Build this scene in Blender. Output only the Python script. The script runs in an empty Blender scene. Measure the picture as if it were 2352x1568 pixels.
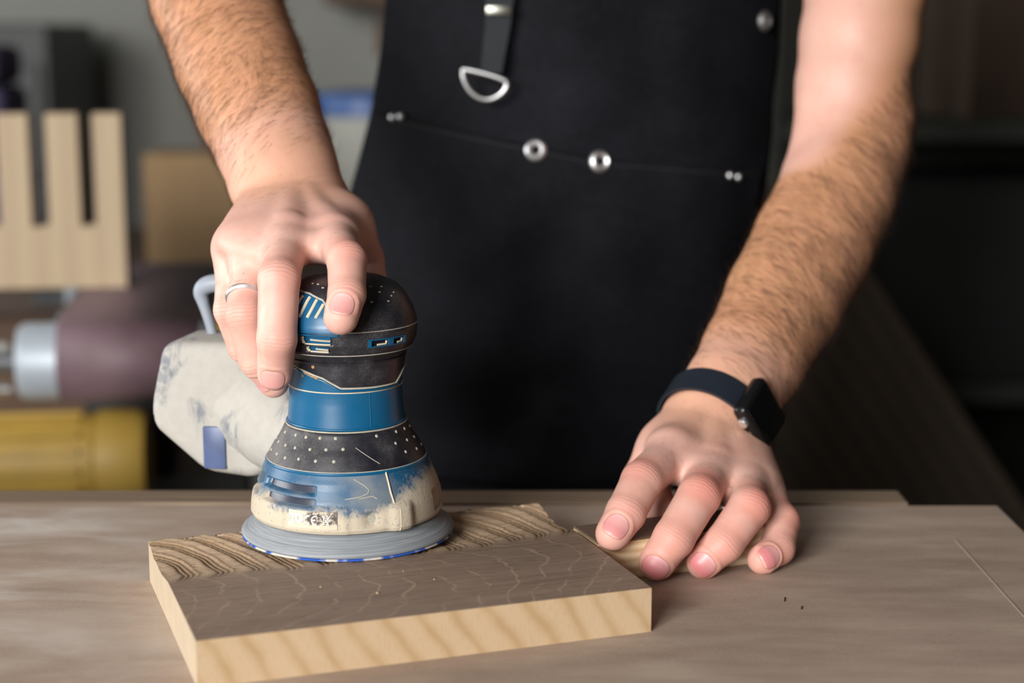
import bpy, bmesh, math, random
import numpy as np
from mathutils import Vector, Matrix

scene = bpy.context.scene
COL = scene.collection
R = math.radians

# ------------------------------------------------------------------ camera
# 59 mm lens, 1.2 m above the floor, looking slightly down at the work bench
cam_data = bpy.data.cameras.new('camera')
cam_data.sensor_width = 36.0
cam_data.lens = 59.204
cam_data.clip_start = 0.05
cam_data.clip_end = 60
cam_data.dof.use_dof = True
cam_data.dof.focus_distance = 0.955
cam_data.dof.aperture_fstop = 3.9
cam_data.dof.aperture_blades = 0
camera = bpy.data.objects.new('camera', cam_data)
COL.objects.link(camera)
camera.location = (0, 0, 1.215)
camera.rotation_euler = (R(90 - 10.3), 0, 0)
scene.camera = camera

# ------------------------------------------------------------------ world, light, exposure
world = bpy.data.worlds.new('sky')
scene.world = world
world.use_nodes = True
world.node_tree.nodes['Background'].inputs[0].default_value = (0.75, 0.85, 1.0, 1)
world.node_tree.nodes['Background'].inputs[1].default_value = 0.25


def area_light(name, loc, target, sx, sy, power, color):
    d = bpy.data.lights.new(name, 'AREA')
    d.shape = 'RECTANGLE'
    d.size, d.size_y = sx, sy
    d.energy = power
    d.color = color
    o = bpy.data.objects.new(name, d)
    COL.objects.link(o)
    o.location = loc
    o.rotation_euler = (Vector(target) - Vector(loc)).to_track_quat('-Z', 'Y').to_euler()
    return o


# daylight of the two workshop windows, each lamp fills its window opening from outside
area_light('daylight_front_window', (-1.65, -2.56, 1.98), (-0.75, 0.0, 1.40), 1.8, 1.5, 300, (1.0, 0.985, 0.97))
area_light('daylight_side_window', (-3.66, 1.60, 1.75), (0.0, 2.00, 1.20), 1.7, 1.4, 78, (0.97, 0.99, 1.0))

scene.view_settings.view_transform = 'Standard'
scene.view_settings.look = 'None'
scene.view_settings.exposure = 0.1
scene.view_settings.gamma = 1.0
scene.view_settings.use_curve_mapping = False
scene.cycles.use_denoising = True
scene.cycles.max_bounces = 6
scene.cycles.sample_clamp_indirect = 4.0

# ------------------------------------------------------------------ helpers: objects


def srgb(r, g, b):
    def c(v):
        v /= 255.0
        return v / 12.92 if v <= 0.04045 else ((v + 0.055) / 1.055) ** 2.4
    return (c(r), c(g), c(b), 1.0)


def thing(name, label, cat, loc=(0, 0, 0), rz=0.0, group=None):
    o = bpy.data.objects.new(name, None)
    o.empty_display_size = 0.05
    COL.objects.link(o)
    o.location = loc
    o.rotation_euler = (0, 0, rz)
    o['label'] = label
    o['category'] = cat
    if group:
        o['group'] = group
    return o


def tag(o, label, cat, group=None):
    o['label'] = label
    o['category'] = cat
    if group:
        o['group'] = group
    return o


def mesh_obj(name, verts, faces, mat, parent=None, smooth=True, loc=None, rz=None, sharp=None):
    me = bpy.data.meshes.new(name)
    me.from_pydata([tuple(v) for v in verts], [], [tuple(f) for f in faces])
    if isinstance(mat, (list, tuple)):
        for m in mat:
            me.materials.append(m)
    else:
        me.materials.append(mat)
    if smooth:
        me.polygons.foreach_set('use_smooth', [True] * len(me.polygons))
        if sharp:
            me.set_sharp_from_angle(angle=R(sharp))
    me.update()
    o = bpy.data.objects.new(name, me)
    COL.objects.link(o)
    if parent:
        o.parent = parent
    if loc is not None:
        o.location = loc
    if rz is not None:
        o.rotation_euler = (0, 0, rz)
    return o


class MB:
    """collects shapes into one mesh"""

    def __init__(self):
        self.v = []
        self.f = []

    def add(self, v, f):
        n = len(self.v)
        self.v += [tuple(p) for p in v]
        self.f += [tuple(i + n for i in q) for q in f]
        return self

    def build(self, name, mat, parent=None, smooth=True, sharp=35, **k):
        return mesh_obj(name, self.v, self.f, mat, parent, smooth, sharp=sharp, **k)

    def box(self, c, s, bevel=0.0, rz=0.0, rot=None, seg=2):
        bm = bmesh.new()
        bmesh.ops.create_cube(bm, size=1.0)
        bmesh.ops.scale(bm, vec=s, verts=bm.verts)
        if bevel > 0:
            bmesh.ops.bevel(bm, geom=bm.edges[:], offset=bevel, segments=seg, affect='EDGES', profile=0.5)
        M = rot if rot is not None else Matrix.Rotation(rz, 3, 'Z')
        bm.verts.index_update()
        v = [M @ p.co + Vector(c) for p in bm.verts]
        f = [[q.index for q in p.verts] for p in bm.faces]
        bm.free()
        return self.add(v, f)

    def tube(self, pts, rad, n=12, cap=True, closed=False):
        pts = [Vector(p) for p in pts]
        m = len(pts)
        rs = rad if isinstance(rad, (list, tuple)) else [rad] * m
        v = []
        nrm = None
        for i, p in enumerate(pts):
            if closed:
                t = (pts[(i + 1) % m] - pts[i - 1]).normalized()
            else:
                t = (pts[min(i + 1, m - 1)] - pts[max(i - 1, 0)]).normalized()
            if nrm is None:
                nrm = t.orthogonal().normalized()
            else:
                nrm = (nrm - t * nrm.dot(t)).normalized()
            b = t.cross(nrm)
            for k in range(n):
                a = 2 * math.pi * k / n
                v.append(p + (nrm * math.cos(a) + b * math.sin(a)) * rs[i])
        f = []
        for i in range(m if closed else m - 1):
            j = (i + 1) % m
            for k in range(n):
                f.append((i * n + k, i * n + (k + 1) % n, j * n + (k + 1) % n, j * n + k))
        if cap and not closed:
            f.append(tuple(reversed(range(n))))
            f.append(tuple((m - 1) * n + k for k in range(n)))
        return self.add(v, f)

    def lathe(self, prof, n=64, c=(0, 0, 0), axis='Z', caps=True, M=None):
        v = []
        for (r, z) in prof:
            for k in range(n):
                a = 2 * math.pi * k / n
                v.append(Vector((r * math.cos(a), r * math.sin(a), z)))
        f = []
        for i in range(len(prof) - 1):
            for k in range(n):
                f.append((i * n + k, i * n + (k + 1) % n, (i + 1) * n + (k + 1) % n, (i + 1) * n + k))
        if caps:
            f.append(tuple(reversed(range(n))))
            f.append(tuple((len(prof) - 1) * n + k for k in range(n)))
        if axis == 'X':
            v = [Vector((p.z, p.x, p.y)) for p in v]
        elif axis == 'Y':
            v = [Vector((p.y, p.z, p.x)) for p in v]
        if M is not None:
            v = [M @ p for p in v]
        v = [p + Vector(c) for p in v]
        return self.add(v, f)

    def prism(self, poly, z0, z1, c=(0, 0, 0), M=None):
        n = len(poly)
        v = [Vector((x, y, z0)) for x, y in poly] + [Vector((x, y, z1)) for x, y in poly]
        f = [tuple(reversed(range(n))), tuple(range(n, 2 * n))]
        f += [(i, (i + 1) % n, n + (i + 1) % n, n + i) for i in range(n)]
        if M is not None:
            v = [M @ p for p in v]
        return self.add([p + Vector(c) for p in v], f)


# ------------------------------------------------------------------ helpers: materials


class NT:
    def __init__(self, name):
        self.m = bpy.data.materials.new(name)
        self.m.use_nodes = True
        self.t = self.m.node_tree
        self.b = self.t.nodes['Principled BSDF']

    def put(self, node, key, val):
        s = node.inputs[key]
        if hasattr(val, 'is_output'):
            self.t.links.new(val, s)
        else:
            s.default_value = val

    def n(self, typ, ins=None, **props):
        nd = self.t.nodes.new(typ)
        for k, v in props.items():
            setattr(nd, k, v)
        for k, v in (ins or {}).items():
            self.put(nd, k, v)
        return nd

    def obj(self, scale=(1, 1, 1), rot=(0, 0, 0), loc=(0, 0, 0)):
        tc = self.n('ShaderNodeTexCoord')
        return self.n('ShaderNodeMapping', {'Vector': tc.outputs['Object'], 'Scale': scale, 'Rotation': rot, 'Location': loc}).outputs[0]

    def noise(self, vec, scale, detail=4, rough=0.55, dist=0.0):
        return self.n('ShaderNodeTexNoise', {'Vector': vec, 'Scale': scale, 'Detail': detail, 'Roughness': rough, 'Distortion': dist}).outputs[0]

    def ramp(self, fac, stops):
        nd = self.n('ShaderNodeValToRGB', {'Fac': fac})
        e = nd.color_ramp.elements
        while len(e) < len(stops):
            e.new(0.5)
        for q, (p, c) in zip(e, stops):
            q.position = p
            q.color = c if len(c) == 4 else (*c, 1)
        return nd.outputs[0]

    def rng(self, v, a, b, c=0.0, d=1.0, smooth=True):
        return self.n('ShaderNodeMapRange', {'Value': v, 1: a, 2: b, 3: c, 4: d},
                      interpolation_type='SMOOTHSTEP' if smooth else 'LINEAR').outputs[0]

    def mix(self, fac, a, b, mode='MIX'):
        nd = self.n('ShaderNodeMix', data_type='RGBA', blend_type=mode)
        self.put(nd, 0, fac)
        self.put(nd, 6, a)
        self.put(nd, 7, b)
        return nd.outputs[2]

    def math(self, op, a, b=0.0, c=0.0):
        nd = self.n('ShaderNodeMath', operation=op)
        self.put(nd, 0, a)
        self.put(nd, 1, b)
        if op in ('MULTIPLY_ADD', 'WRAP'):
            self.put(nd, 2, c)
        return nd.outputs[0]

    def sep(self, v):
        return self.n('ShaderNodeSeparateXYZ', {0: v}).outputs

    def attr(self, name):
        return self.n('ShaderNodeAttribute', attribute_name=name).outputs

    def bump(self, h, strength, dist, normal=None):
        nd = self.n('ShaderNodeBump', {'Height': h, 'Strength': strength, 'Distance': dist})
        if normal is not None:
            self.put(nd, 'Normal', normal)
        return nd.outputs[0]

    def out(self, color, rough=0.5, metal=0.0, normal=None, **k):
        self.put(self.b, 'Base Color', color)
        self.put(self.b, 'Roughness', rough)
        self.put(self.b, 'Metallic', metal)
        if normal is not None:
            self.put(self.b, 'Normal', normal)
        for q, v in k.items():
            self.put(self.b, q.replace('_', ' '), v)
        return self.m


def plain(name, col, rough=0.5, metal=0.0, var=0.12, scale=30.0, bump=0.0, **k):
    t = NT(name)
    o = t.obj()
    nz = t.noise(o, scale, 5)
    c2 = tuple(max(0.0, x * (1 - var)) for x in col[:3]) + (1,)
    c3 = tuple(min(1.0, x * (1 + var)) for x in col[:3]) + (1,)
    c = t.ramp(nz, [(0.3, c2), (0.7, c3)])
    nm = t.bump(nz, bump, 0.001) if bump else None
    return t.out(c, rough, metal, nm, **k)


def wood(name, light, dark, scale=(1, 1, 1), rot=(0, 0, 0), bands=90.0, dist=2.5, rough=0.6, bump=0.25):
    t = NT(name)
    o = t.obj(scale, rot)
    w = t.n('ShaderNodeTexWave', {'Vector': o, 'Scale': bands, 'Distortion': dist, 'Detail': 3.0, 'Detail Scale': 1.2}, wave_type='BANDS', bands_direction='X').outputs[1]
    nz = t.noise(t.obj((900, 900, 30), rot), 1.0, 3)
    f = t.math('ADD', t.math('MULTIPLY', w, 0.65), t.math('MULTIPLY', nz, 0.35))
    c = t.ramp(f, [(0.2, dark), (0.8, light)])
    return t.out(c, rough, 0, t.bump(f, bump, 0.0006))


# ------------------------------------------------------------------ the room
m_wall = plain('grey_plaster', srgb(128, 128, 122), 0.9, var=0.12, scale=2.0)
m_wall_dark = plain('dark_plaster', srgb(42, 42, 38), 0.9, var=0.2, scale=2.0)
m_wall_front = plain('brown_boarding', srgb(84, 76, 66), 0.9, var=0.2, scale=2.0)
m_ceiling = plain('ceiling_paint', srgb(104, 102, 98), 0.9)
m_floor = plain('concrete', srgb(92, 86, 78), 0.8, var=0.2, scale=6.0)
m_frame = plain('white_frame_paint', srgb(205, 205, 200), 0.5)

X0, X1, Y0, Y1, ZT = -3.6, 2.6, -2.5, 4.2, 3.1


def structure(o):
    o['kind'] = 'structure'
    return o


structure(MB().box(((X0 + X1) / 2, (Y0 + Y1) / 2, -0.05), (X1 - X0 + 0.4, Y1 - Y0 + 0.4, 0.1)).build('floor', m_floor, smooth=False))
structure(MB().box(((X0 + X1) / 2, (Y0 + Y1) / 2, ZT + 0.05), (X1 - X0 + 0.4, Y1 - Y0 + 0.4, 0.1)).build('ceiling', m_ceiling, smooth=False))
structure(MB().box(((X0 + X1) / 2, Y1 + 0.1, ZT / 2), (X1 - X0 + 0.4, 0.2, ZT)).build('wall_back', m_wall, smooth=False))
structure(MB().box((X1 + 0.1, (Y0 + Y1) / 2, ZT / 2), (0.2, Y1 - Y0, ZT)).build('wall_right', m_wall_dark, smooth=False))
# left wall with the side window opening y 0.75..2.45, z 1.05..2.45
m = MB()
m.box((X0 - 0.1, (Y0 + 0.75) / 2, ZT / 2), (0.2, 0.75 - Y0, ZT))
m.box((X0 - 0.1, (Y1 + 2.45) / 2, ZT / 2), (0.2, Y1 - 2.45, ZT))
m.box((X0 - 0.1, 1.6, 0.525), (0.2, 1.7, 1.05))
m.box((X0 - 0.1, 1.6, (2.45 + ZT) / 2), (0.2, 1.7, ZT - 2.45))
structure(m.build('wall_left', m_wall, smooth=False))
# front wall (behind the camera) with the window opening x -2.55..-0.75, z 1.23..2.73
m = MB()
m.box(((X0 - 2.55) / 2, Y0 - 0.1, ZT / 2), (-2.55 - X0, 0.2, ZT))
m.box(((X1 - 0.75) / 2, Y0 - 0.1, ZT / 2), (X1 + 0.75, 0.2, ZT))
m.box((-1.65, Y0 - 0.1, 0.615), (1.8, 0.2, 1.23))
m.box((-1.65, Y0 - 0.1, (2.73 + ZT) / 2), (1.8, 0.2, ZT - 2.73))
structure(m.build('wall_front', m_wall_front, smooth=False))

t = NT('window_glass')
tr = t.n('ShaderNodeBsdfTransparent')
gl = t.n('ShaderNodeBsdfGlossy', {'Roughness': 0.02})
mx = t.n('ShaderNodeMixShader', {0: 0.06, 1: tr.outputs[0], 2: gl.outputs[0]})
t.t.links.new(mx.outputs[0], t.t.nodes['Material Output'].inputs[0])
m_glass = t.m


def window(name, c, w, h, along):
    # frame of four bars and one mullion cross, four panes
    fr = bpy.data.objects.new(name, None)
    COL.objects.link(fr)
    fr.location = c
    fr.rotation_euler = (0, 0, 0 if along == 'X' else R(90))
    fr['kind'] = 'structure'
    m = MB()
    for s in (-1, 1):
        m.box((s * (w / 2 - 0.03), 0, 0), (0.06, 0.08, h))
        m.box((0, 0, s * (h / 2 - 0.03)), (w - 0.12, 0.08, 0.06))
    m.box((0, 0, 0), (0.04, 0.06, h - 0.12))
    m.box((-w / 4, 0, 0), (w / 2 - 0.08, 0.06, 0.035))
    m.box((w / 4, 0, 0), (w / 2 - 0.08, 0.06, 0.035))
    m.build('window_frame', m_frame, fr, smooth=False)
    for sx in (-1, 1):
        for sz in (-1, 1):
            MB().box((sx * (w / 4 - 0.005), 0, sz * (h / 4 - 0.005)), (w / 2 - 0.06, 0.004, h / 2 - 0.06)).build('pane', m_glass, fr, smooth=False)


window('window_1', (X0 - 0.0, 1.6, 1.75), 1.7, 1.4, 'Y')
window('window_2', (-1.65, Y0 - 0.0, 1.98), 1.8, 1.5, 'X')

# ------------------------------------------------------------------ work bench
BT = 0.900   # working height: top of the hardboard sheet

# hardboard: grey brown, rubbed with pale sanding dust in wide swept arcs
t = NT('dusty_hardboard')
o = t.obj()
nz = t.noise(t.obj((1, 3.0, 1)), 14.0, 6, 0.6)
fine = t.noise(t.obj((1, 2.2, 1)), 420.0, 3, 0.7)
base = t.ramp(nz, [(0.25, srgb(152, 131, 115)), (0.55, srgb(174, 153, 137)), (0.8, srgb(190, 171, 155))])
sx, sy, sz = t.sep(o)
left = t.rng(t.math('ADD', sx, t.math('MULTIPLY', t.noise(o, 5.0, 4), 0.35)), 0.10, -0.20)
cloud = t.rng(t.noise(t.obj((1, 2.4, 1)), 8.0, 5, 0.6, 0.6), 0.36, 0.68)
dust = t.math('MULTIPLY', left, cloud)
arc = t.n('ShaderNodeTexWave', {'Vector': t.obj((1, 1.6, 1), loc=(0.28, -1.35, 0)), 'Scale': 4.0, 'Distortion': 3.0, 'Detail': 3.0, 'Detail Scale': 1.0}, wave_type='RINGS', rings_direction='Z').outputs[1]
dust = t.math('MULTIPLY', dust, t.rng(arc, 0.0, 0.6, 0.55, 1.0))
smear = t.math('MULTIPLY', t.rng(t.noise(t.obj((1.5, 4.0, 1), rot=(0, 0, 0.8)), 6.0, 4), 0.60, 0.80), 0.25)
dust = t.math('MINIMUM', t.math('ADD', t.math('MULTIPLY', dust, 1.0), smear), 1.0)
c = t.mix(dust, base, srgb(214, 207, 198))
c = t.mix(t.rng(fine, 0.35, 0.75, 0.0, 0.16), c, srgb(222, 209, 194))
m_hardboard = t.out(c, 0.75, 0, t.bump(fine, 0.12, 0.0006), Specular_IOR_Level=0.25)
m_bench = wood('bench_planks', srgb(110, 86, 62), srgb(78, 58, 42), (1, 1, 1), (0, 0, R(90)), 8.0, 3.0, 0.7)
m_strip = wood('strip_wood', srgb(150, 130, 108), srgb(112, 92, 74), (0.2, 1, 1), (0, 0, R(90)), 30.0, 3.0, 0.7)
m_edge = plain('hardboard_edge', srgb(125, 100, 76), 0.8)

bench = thing('work_bench', 'long wooden work bench under the brown hardboard sheet', 'work bench', (-0.05, 0.72, 0))
for i, yy in enumerate((-0.30, -0.10, 0.10, 0.30)):
    MB().box((0.0, yy, 0.8605), (1.9, 0.196, 0.043), 0.003).build('top_plank', m_bench, bench, smooth=False)
for sx_ in (-0.85, 0.85):
    for sy_ in (-0.32, 0.32):
        MB().box((sx_, sy_, 0.4195), (0.08, 0.08, 0.839), 0.004).build('leg', m_bench, bench, smooth=False)
    MB().box((sx_, 0, 0.30), (0.04, 0.56, 0.09), 0.003).build('side_rail', m_bench, bench, smooth=False)
MB().box((0, 0.32, 0.76), (1.62, 0.03, 0.12), 0.003).build('apron_rail', m_bench, bench, smooth=False)

sheet = MB().box((-0.285, 0.745, 0.8915), (1.232, 0.728, 0.017), 0.0012).build('hardboard_sheet', m_hardboard, smooth=False)
tag(sheet, 'brown hardboard sheet dusted with pale sawdust covering the bench top', 'hardboard')
st = MB().box((-0.27, 1.1275, 0.8915), (1.082, 0.033, 0.0195), 0.0015).build('wooden_strip', m_strip, smooth=False)
tag(st, 'narrow wooden strip along the back edge of the hardboard sheet', 'wood strip')

# pencil line and small marks on the sheet
m_mark = plain('scuff', srgb(170, 158, 140), 0.9)
m_dark = plain('dark_scuff', srgb(72, 58, 46), 0.9)


def flat_mark(name, a, b, w, mat):
    a, b = Vector(a), Vector(b)
    d = (b - a).normalized()
    n = Vector((-d.y, d.x, 0)) * w
    z = Vector((0, 0, 0.0003))
    lo = Vector((0, 0, -0.0006))
    v = [a + n + z, a - n + z, b - n + z, b + n + z]
    v += [p + lo for p in v]
    return mesh_obj(name, v, [(0, 1, 2, 3), (0, 4, 5, 1), (1, 5, 6, 2), (2, 6, 7, 3), (3, 7, 4, 0)], mat, sheet, False)


flat_mark('scratch', (0.2814, 1.0285, 0.9001), (0.2822, 0.8860, 0.9001), 0.0005, m_mark)
flat_mark('scratch', (0.1555, 0.9175, 0.9001), (0.1541, 0.9107, 0.9001), 0.0004, m_dark)
flat_mark('scratch', (0.1626, 0.9026, 0.9001), (0.1615, 0.8975, 0.9001), 0.0004, m_dark)

# ------------------------------------------------------------------ the oak board
BH = 0.0246
LU, LV = 0.2425, 0.1775
NU, NV = 300, 230
BA = R(19.39)


def sstep(a, b, x):
    q = np.clip((x - a) / (b - a), 0, 1)
    return q * q * (3 - 2 * q)


rng = np.random.default_rng(7)


def vnoise(x, y, seed):
    # smooth value noise on a lattice
    g = np.random.default_rng(seed).random((64, 64))
    xi, yi = np.floor(x).astype(int), np.floor(y).astype(int)
    fx, fy = x - xi, y - yi
    fx, fy = fx * fx * (3 - 2 * fx), fy * fy * (3 - 2 * fy)
    a = g[xi % 64, yi % 64]; b = g[(xi + 1) % 64, yi % 64]
    c_ = g[xi % 64, (yi + 1) % 64]; d = g[(xi + 1) % 64, (yi + 1) % 64]
    return (a * (1 - fx) + b * fx) * (1 - fy) + (c_ * (1 - fx) + d * fx) * fy


u = np.linspace(0, LU, NU + 1)
v = np.linspace(0, LV, NV + 1)
U, V = np.meshgrid(u, v, indexing='ij')
v0 = 0.108 + 0.10 * np.clip(U - 0.11, 0, None) ** 1.0 + 0.006 * np.sin(U * 60)
dv = V - v0
phi = np.where(dv > 0, U + 112 * np.clip(dv, 0, None) ** 3 + 0.05 * np.clip(dv, 0, None), U + 19 * np.clip(-dv, 0, 0.05) ** 2)
phi += 0.003 * (vnoise(U * 30, V * 30, 3) - 0.5) + 0.0007 * (vnoise(U * 190, V * 90, 4) - 0.5)
dvf = V - 0.062 - 0.012 * np.sin(U * 33)
phf = U + 9.0 * dvf ** 2 + 0.010 * (vnoise(U * 28, V * 60, 5) - 0.5) + 0.004 * (vnoise(U * 120, V * 210, 6) - 0.5) - 0.11 * V * sstep(0.13, 0.24, U) + 0.05 * V
bound = 0.093 + 0.10 * np.clip(U - 0.13, 0, None) + 0.006 * (vnoise(U * 60, V * 0, 8) - 0.5)
rough = sstep(bound - 0.004, bound + 0.016, V)
x = (phi / 0.0192) % 1.0
grow = 0.9 * np.exp(-((x - 0.55) / 0.04) ** 2) + np.exp(-((x - 0.70) / 0.045) ** 2) + 0.5 * np.exp(-((x - 0.86) / 0.05) ** 2)
step = sstep(0.92, 1.0, x) + (1 - x) * 0.0 + 0.8 * sstep(0.0, 0.42, x) * (1 - sstep(0.42, 0.50, x))
deep = rough * (0.55 + 0.45 * sstep(0.11, 0.15, V))
H = BH - deep * (0.0016 * grow) + deep * 0.0006 * step
H -= 0.0036 * sstep(bound, bound + 0.035, V) * (1 - 0.95 * sstep(0.150, 0.1775, V))
H -= rough * 0.0005 * vnoise(U * 420, V * 1500, 9)
H = np.minimum(H, BH)
# the back edge is worn into steps that follow the rings
VB = V.copy()
VB[:, -1] += -0.0025 * (0.5 + 0.5 * np.sin(u * 330.0)) - 0.001 * vnoise(u * 300, u * 0, 11)
verts = np.stack([U.ravel(), VB.ravel(), H.ravel()], 1)
idx = np.arange((NU + 1) * (NV + 1)).reshape(NU + 1, NV + 1)
faces = np.stack([idx[:-1, :-1], idx[1:, :-1], idx[1:, 1:], idx[:-1, 1:]], -1).reshape(-1, 4).tolist()
nt = len(faces)
verts = verts.tolist()
mats = [0] * nt


def skirt(ids, mi):
    n0 = len(verts)
    for i in ids:
        verts.append(list(verts[i]))          # own copy of the rim so that the edge stays crisp
    n1 = len(verts)
    for i in ids:
        verts.append([verts[i][0], verts[i][1], 0.0])
    for k in range(len(ids) - 1):
        faces.append([n0 + k, n1 + k, n1 + k + 1, n0 + k + 1])
        mats.append(mi)


skirt([int(i) for i in idx[:, 0]][::-1], 1)
skirt([int(i) for i in idx[0, :]], 2)
skirt([int(i) for i in idx[:, -1]], 2)
skirt([int(i) for i in idx[-1, :]][::-1], 2)
nb = len(verts)
verts += [[0, 0, 0], [LU, 0, 0], [LU, LV - 0.003, 0], [0, LV - 0.003, 0]]
faces.append([nb + 3, nb + 2, nb + 1, nb])
mats.append(2)

# top of the board: smoked oak, fine dark pores along the length, pale ring lines
t = NT('smoked_oak_top')
av = t.attr('grain')[1]
ring, rgh, ringf = t.sep(av)
o = t.obj()
pores = t.noise(t.obj((75, 1300, 75)), 1.0, 4, 0.72)
streak = t.noise(t.obj((9, 260, 9)), 1.0, 4, 0.6)
cloud = t.noise(o, 22.0, 4)
base = t.ramp(streak, [(0.25, srgb(126, 106, 91)), (0.5, srgb(142, 121, 105)), (0.78, srgb(158, 137, 120))])
base = t.mix(t.rng(pores, 0.50, 0.66, 0, 0.62), base, srgb(92, 73, 60))
base = t.mix(t.rng(cloud, 0.4, 0.75, 0, 0.30), base, srgb(160, 139, 122))
pf = t.math('FRACT', t.math('MULTIPLY', ringf, 52.0))
line = t.rng(t.math('ABSOLUTE', t.math('SUBTRACT', pf, 0.5)), 0.0, 0.075, 1.0, 0.0)
line = t.math('MULTIPLY', line, t.rng(t.noise(o, 70.0, 3), 0.36, 0.62, 0.03, 0.52))
smooth_c = t.mix(line, base, srgb(190, 165, 138))
xr = t.math('FRACT', t.math('MULTIPLY', ring, 1 / 0.0192))
rc = t.n('ShaderNodeValToRGB', {'Fac': xr})
el = rc.color_ramp.elements
stops = [(0.0, (184, 157, 127)), (0.22, (200, 174, 145)), (0.48, (184, 157, 126)), (0.55, (136, 111, 82)), (0.60, (176, 149, 117)), (0.65, (170, 143, 112)), (0.70, (122, 99, 71)), (0.76, (166, 140, 110)), (0.86, (150, 125, 97)), (0.92, (178, 151, 121))]
while len(el) < len(stops):
    el.new(0.5)
for e_, (p_, c_) in zip(el, stops):
    e_.position = p_
    e_.color = srgb(*c_)
rough_c = t.mix(t.rng(streak, 0.40, 0.75, 0, 0.55), rc.outputs[0], srgb(140, 118, 99))
c = t.mix(t.math('MULTIPLY', rgh, 0.88), smooth_c, rough_c)
hgt = t.math('ADD', t.math('MULTIPLY', pores, -0.6), t.math('MULTIPLY', streak, 0.5))
m_oak_top = t.out(c, 0.62, 0, t.bump(hgt, 0.35, 0.0007), Specular_IOR_Level=0.3)

# freshly cut sides: pale oak with slanting year rings
t = NT('pale_oak_end')
o = t.obj((1.0, 1, 1), (0, R(32), 0))
w = t.n('ShaderNodeTexWave', {'Vector': o, 'Scale': 20.0, 'Distortion': 4.0, 'Detail': 3.0, 'Detail Scale': 0.7}, wave_type='BANDS', bands_direction='X').outputs[1]
nz = t.noise(t.obj(), 40.0, 4)
ray_ = t.noise(t.obj((900, 40, 160)), 1.0, 3)
c = t.ramp(w, [(0.0, srgb(176, 146, 108)), (0.18, srgb(186, 158, 122)), (0.7, srgb(192, 166, 134))])
c = t.mix(t.rng(ray_, 0.45, 0.75, 0, 0.35), c, srgb(170, 141, 105))
c = t.mix(t.rng(nz, 0.35, 0.7, 0, 0.3), c, srgb(198, 173, 141))
m_oak_end = t.out(c, 0.6, 0, t.bump(ray_, 0.15, 0.0005), Specular_IOR_Level=0.3)
m_oak_side = plain('pale_oak_side', srgb(190, 171, 145), 0.65, var=0.07, scale=60.0)

board = mesh_obj('oak_board', verts, faces, [m_oak_top, m_oak_end, m_oak_side], None, True)
board.data.polygons.foreach_set('material_index', mats)
board.data.polygons.foreach_set('use_smooth', [i < nt for i in range(len(faces))])
at = board.data.attributes.new('grain', 'FLOAT_VECTOR', 'POINT')
ga = np.zeros((len(verts), 3), np.float32)
ga[:phi.size, 0] = phi.ravel()
ga[:phi.size, 1] = rough.ravel()
ga[:phi.size, 2] = phf.ravel()
at.data.foreach_set('vector', ga.ravel())
board.location = (-0.1541, 0.7816, BT)
board.rotation_euler = (0, 0, BA)
tag(board, 'thick oak board with brushed ridged back half lying under the sander', 'board')
for (px_, py_, s_) in [(0.076, 0.060, 0.0007), (0.102, 0.040, 0.0009), (0.137, 0.052, 0.0006), (0.125, 0.071, 0.0005)]:
    MB().lathe([(s_, 0), (s_ * 0.9, s_ * 0.5), (s_ * 0.3, s_ * 0.8)], 7).build('wood_crumb', m_oak_end, board, loc=(px_, py_, BH))

# short offcut held against the right end of the board
off = thing('wood_offcut', 'short pale oak offcut pinned under the fingers beside the board', 'wood block', (0.0493, 0.9428, BT), R(21.0))
t_off = wood('offcut_side', srgb(226, 204, 170), srgb(204, 176, 136), (0.10, 1, 1.0), (0, R(90), 0), 55.0, 2.5, 0.6)
m_off_top = wood('offcut_top', srgb(126, 104, 87), srgb(92, 74, 61), (0.12, 1, 1), (0, 0, R(90)), 110.0, 4.0, 0.6)
OL, OD = 0.1105, 0.036
pv = [(0.0005, 0, 0), (OL, 0, 0), (OL, OD, 0), (0.0005, OD, 0), (0.0005, 0, BH), (OL, 0, BH), (OL, OD, BH), (0.0005, OD, BH)]
MB().box((OL / 2 + 0.0004, OD / 2, BH / 2 - 0.0006), (OL, OD, BH - 0.0012), 0.0006).build('block_body', t_off, off, smooth=False)
MB().box((OL / 2 + 0.0004, OD / 2, BH - 0.0003), (OL - 0.0004, OD - 0.0004, 0.0012), 0.0003).build('dark_face', m_off_top, off, smooth=False)

# ------------------------------------------------------------------ the sander
SX, SY, SZ = -0.0976, 0.968, BT + BH + 0.0002
PROF = [(.0530, .0132), (.0550, .0136), (.0563, .0160), (.0560, .0210), (.0552, .0260), (.0535, .0315), (.0510, .0375), (.0497, .0410), (.0485, .0435), (.0476, .0455),
        (.0470, .0470), (.0450, .0510), (.0425, .0555), (.0400, .0590), (.0375, .0635), (.0360, .0668), (.0348, .0680), (.0343, .0690), (.0337, .0760), (.0331, .0835),
        (.0330, .0870), (.0333, .0950), (.0339, .1000), (.0345, .1065), (.0360, .1095), (.0400, .1140), (.0418, .1185), (.0424, .1245), (.0420, .1295), (.0402, .1350), (.0362, .1428), (.0306, .1490), (.0218, .1525), (.0120, .1540), (.0004, .1544)]
PR = np.array([p[0] for p in PROF])
PZ = np.array([p[1] for p in PROF])


def smooth_prof(z0, z1, n):
    zz = np.linspace(z0, z1, n)
    return [(float(np.interp(q, PZ, PR)), float(q)) for q in zz]


def surf(az, z, off=0.0):
    r = float(np.interp(z, PZ, PR)) + off
    a = R(az)
    return Vector((r * math.sin(a), -r * math.cos(a), z))


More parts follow.
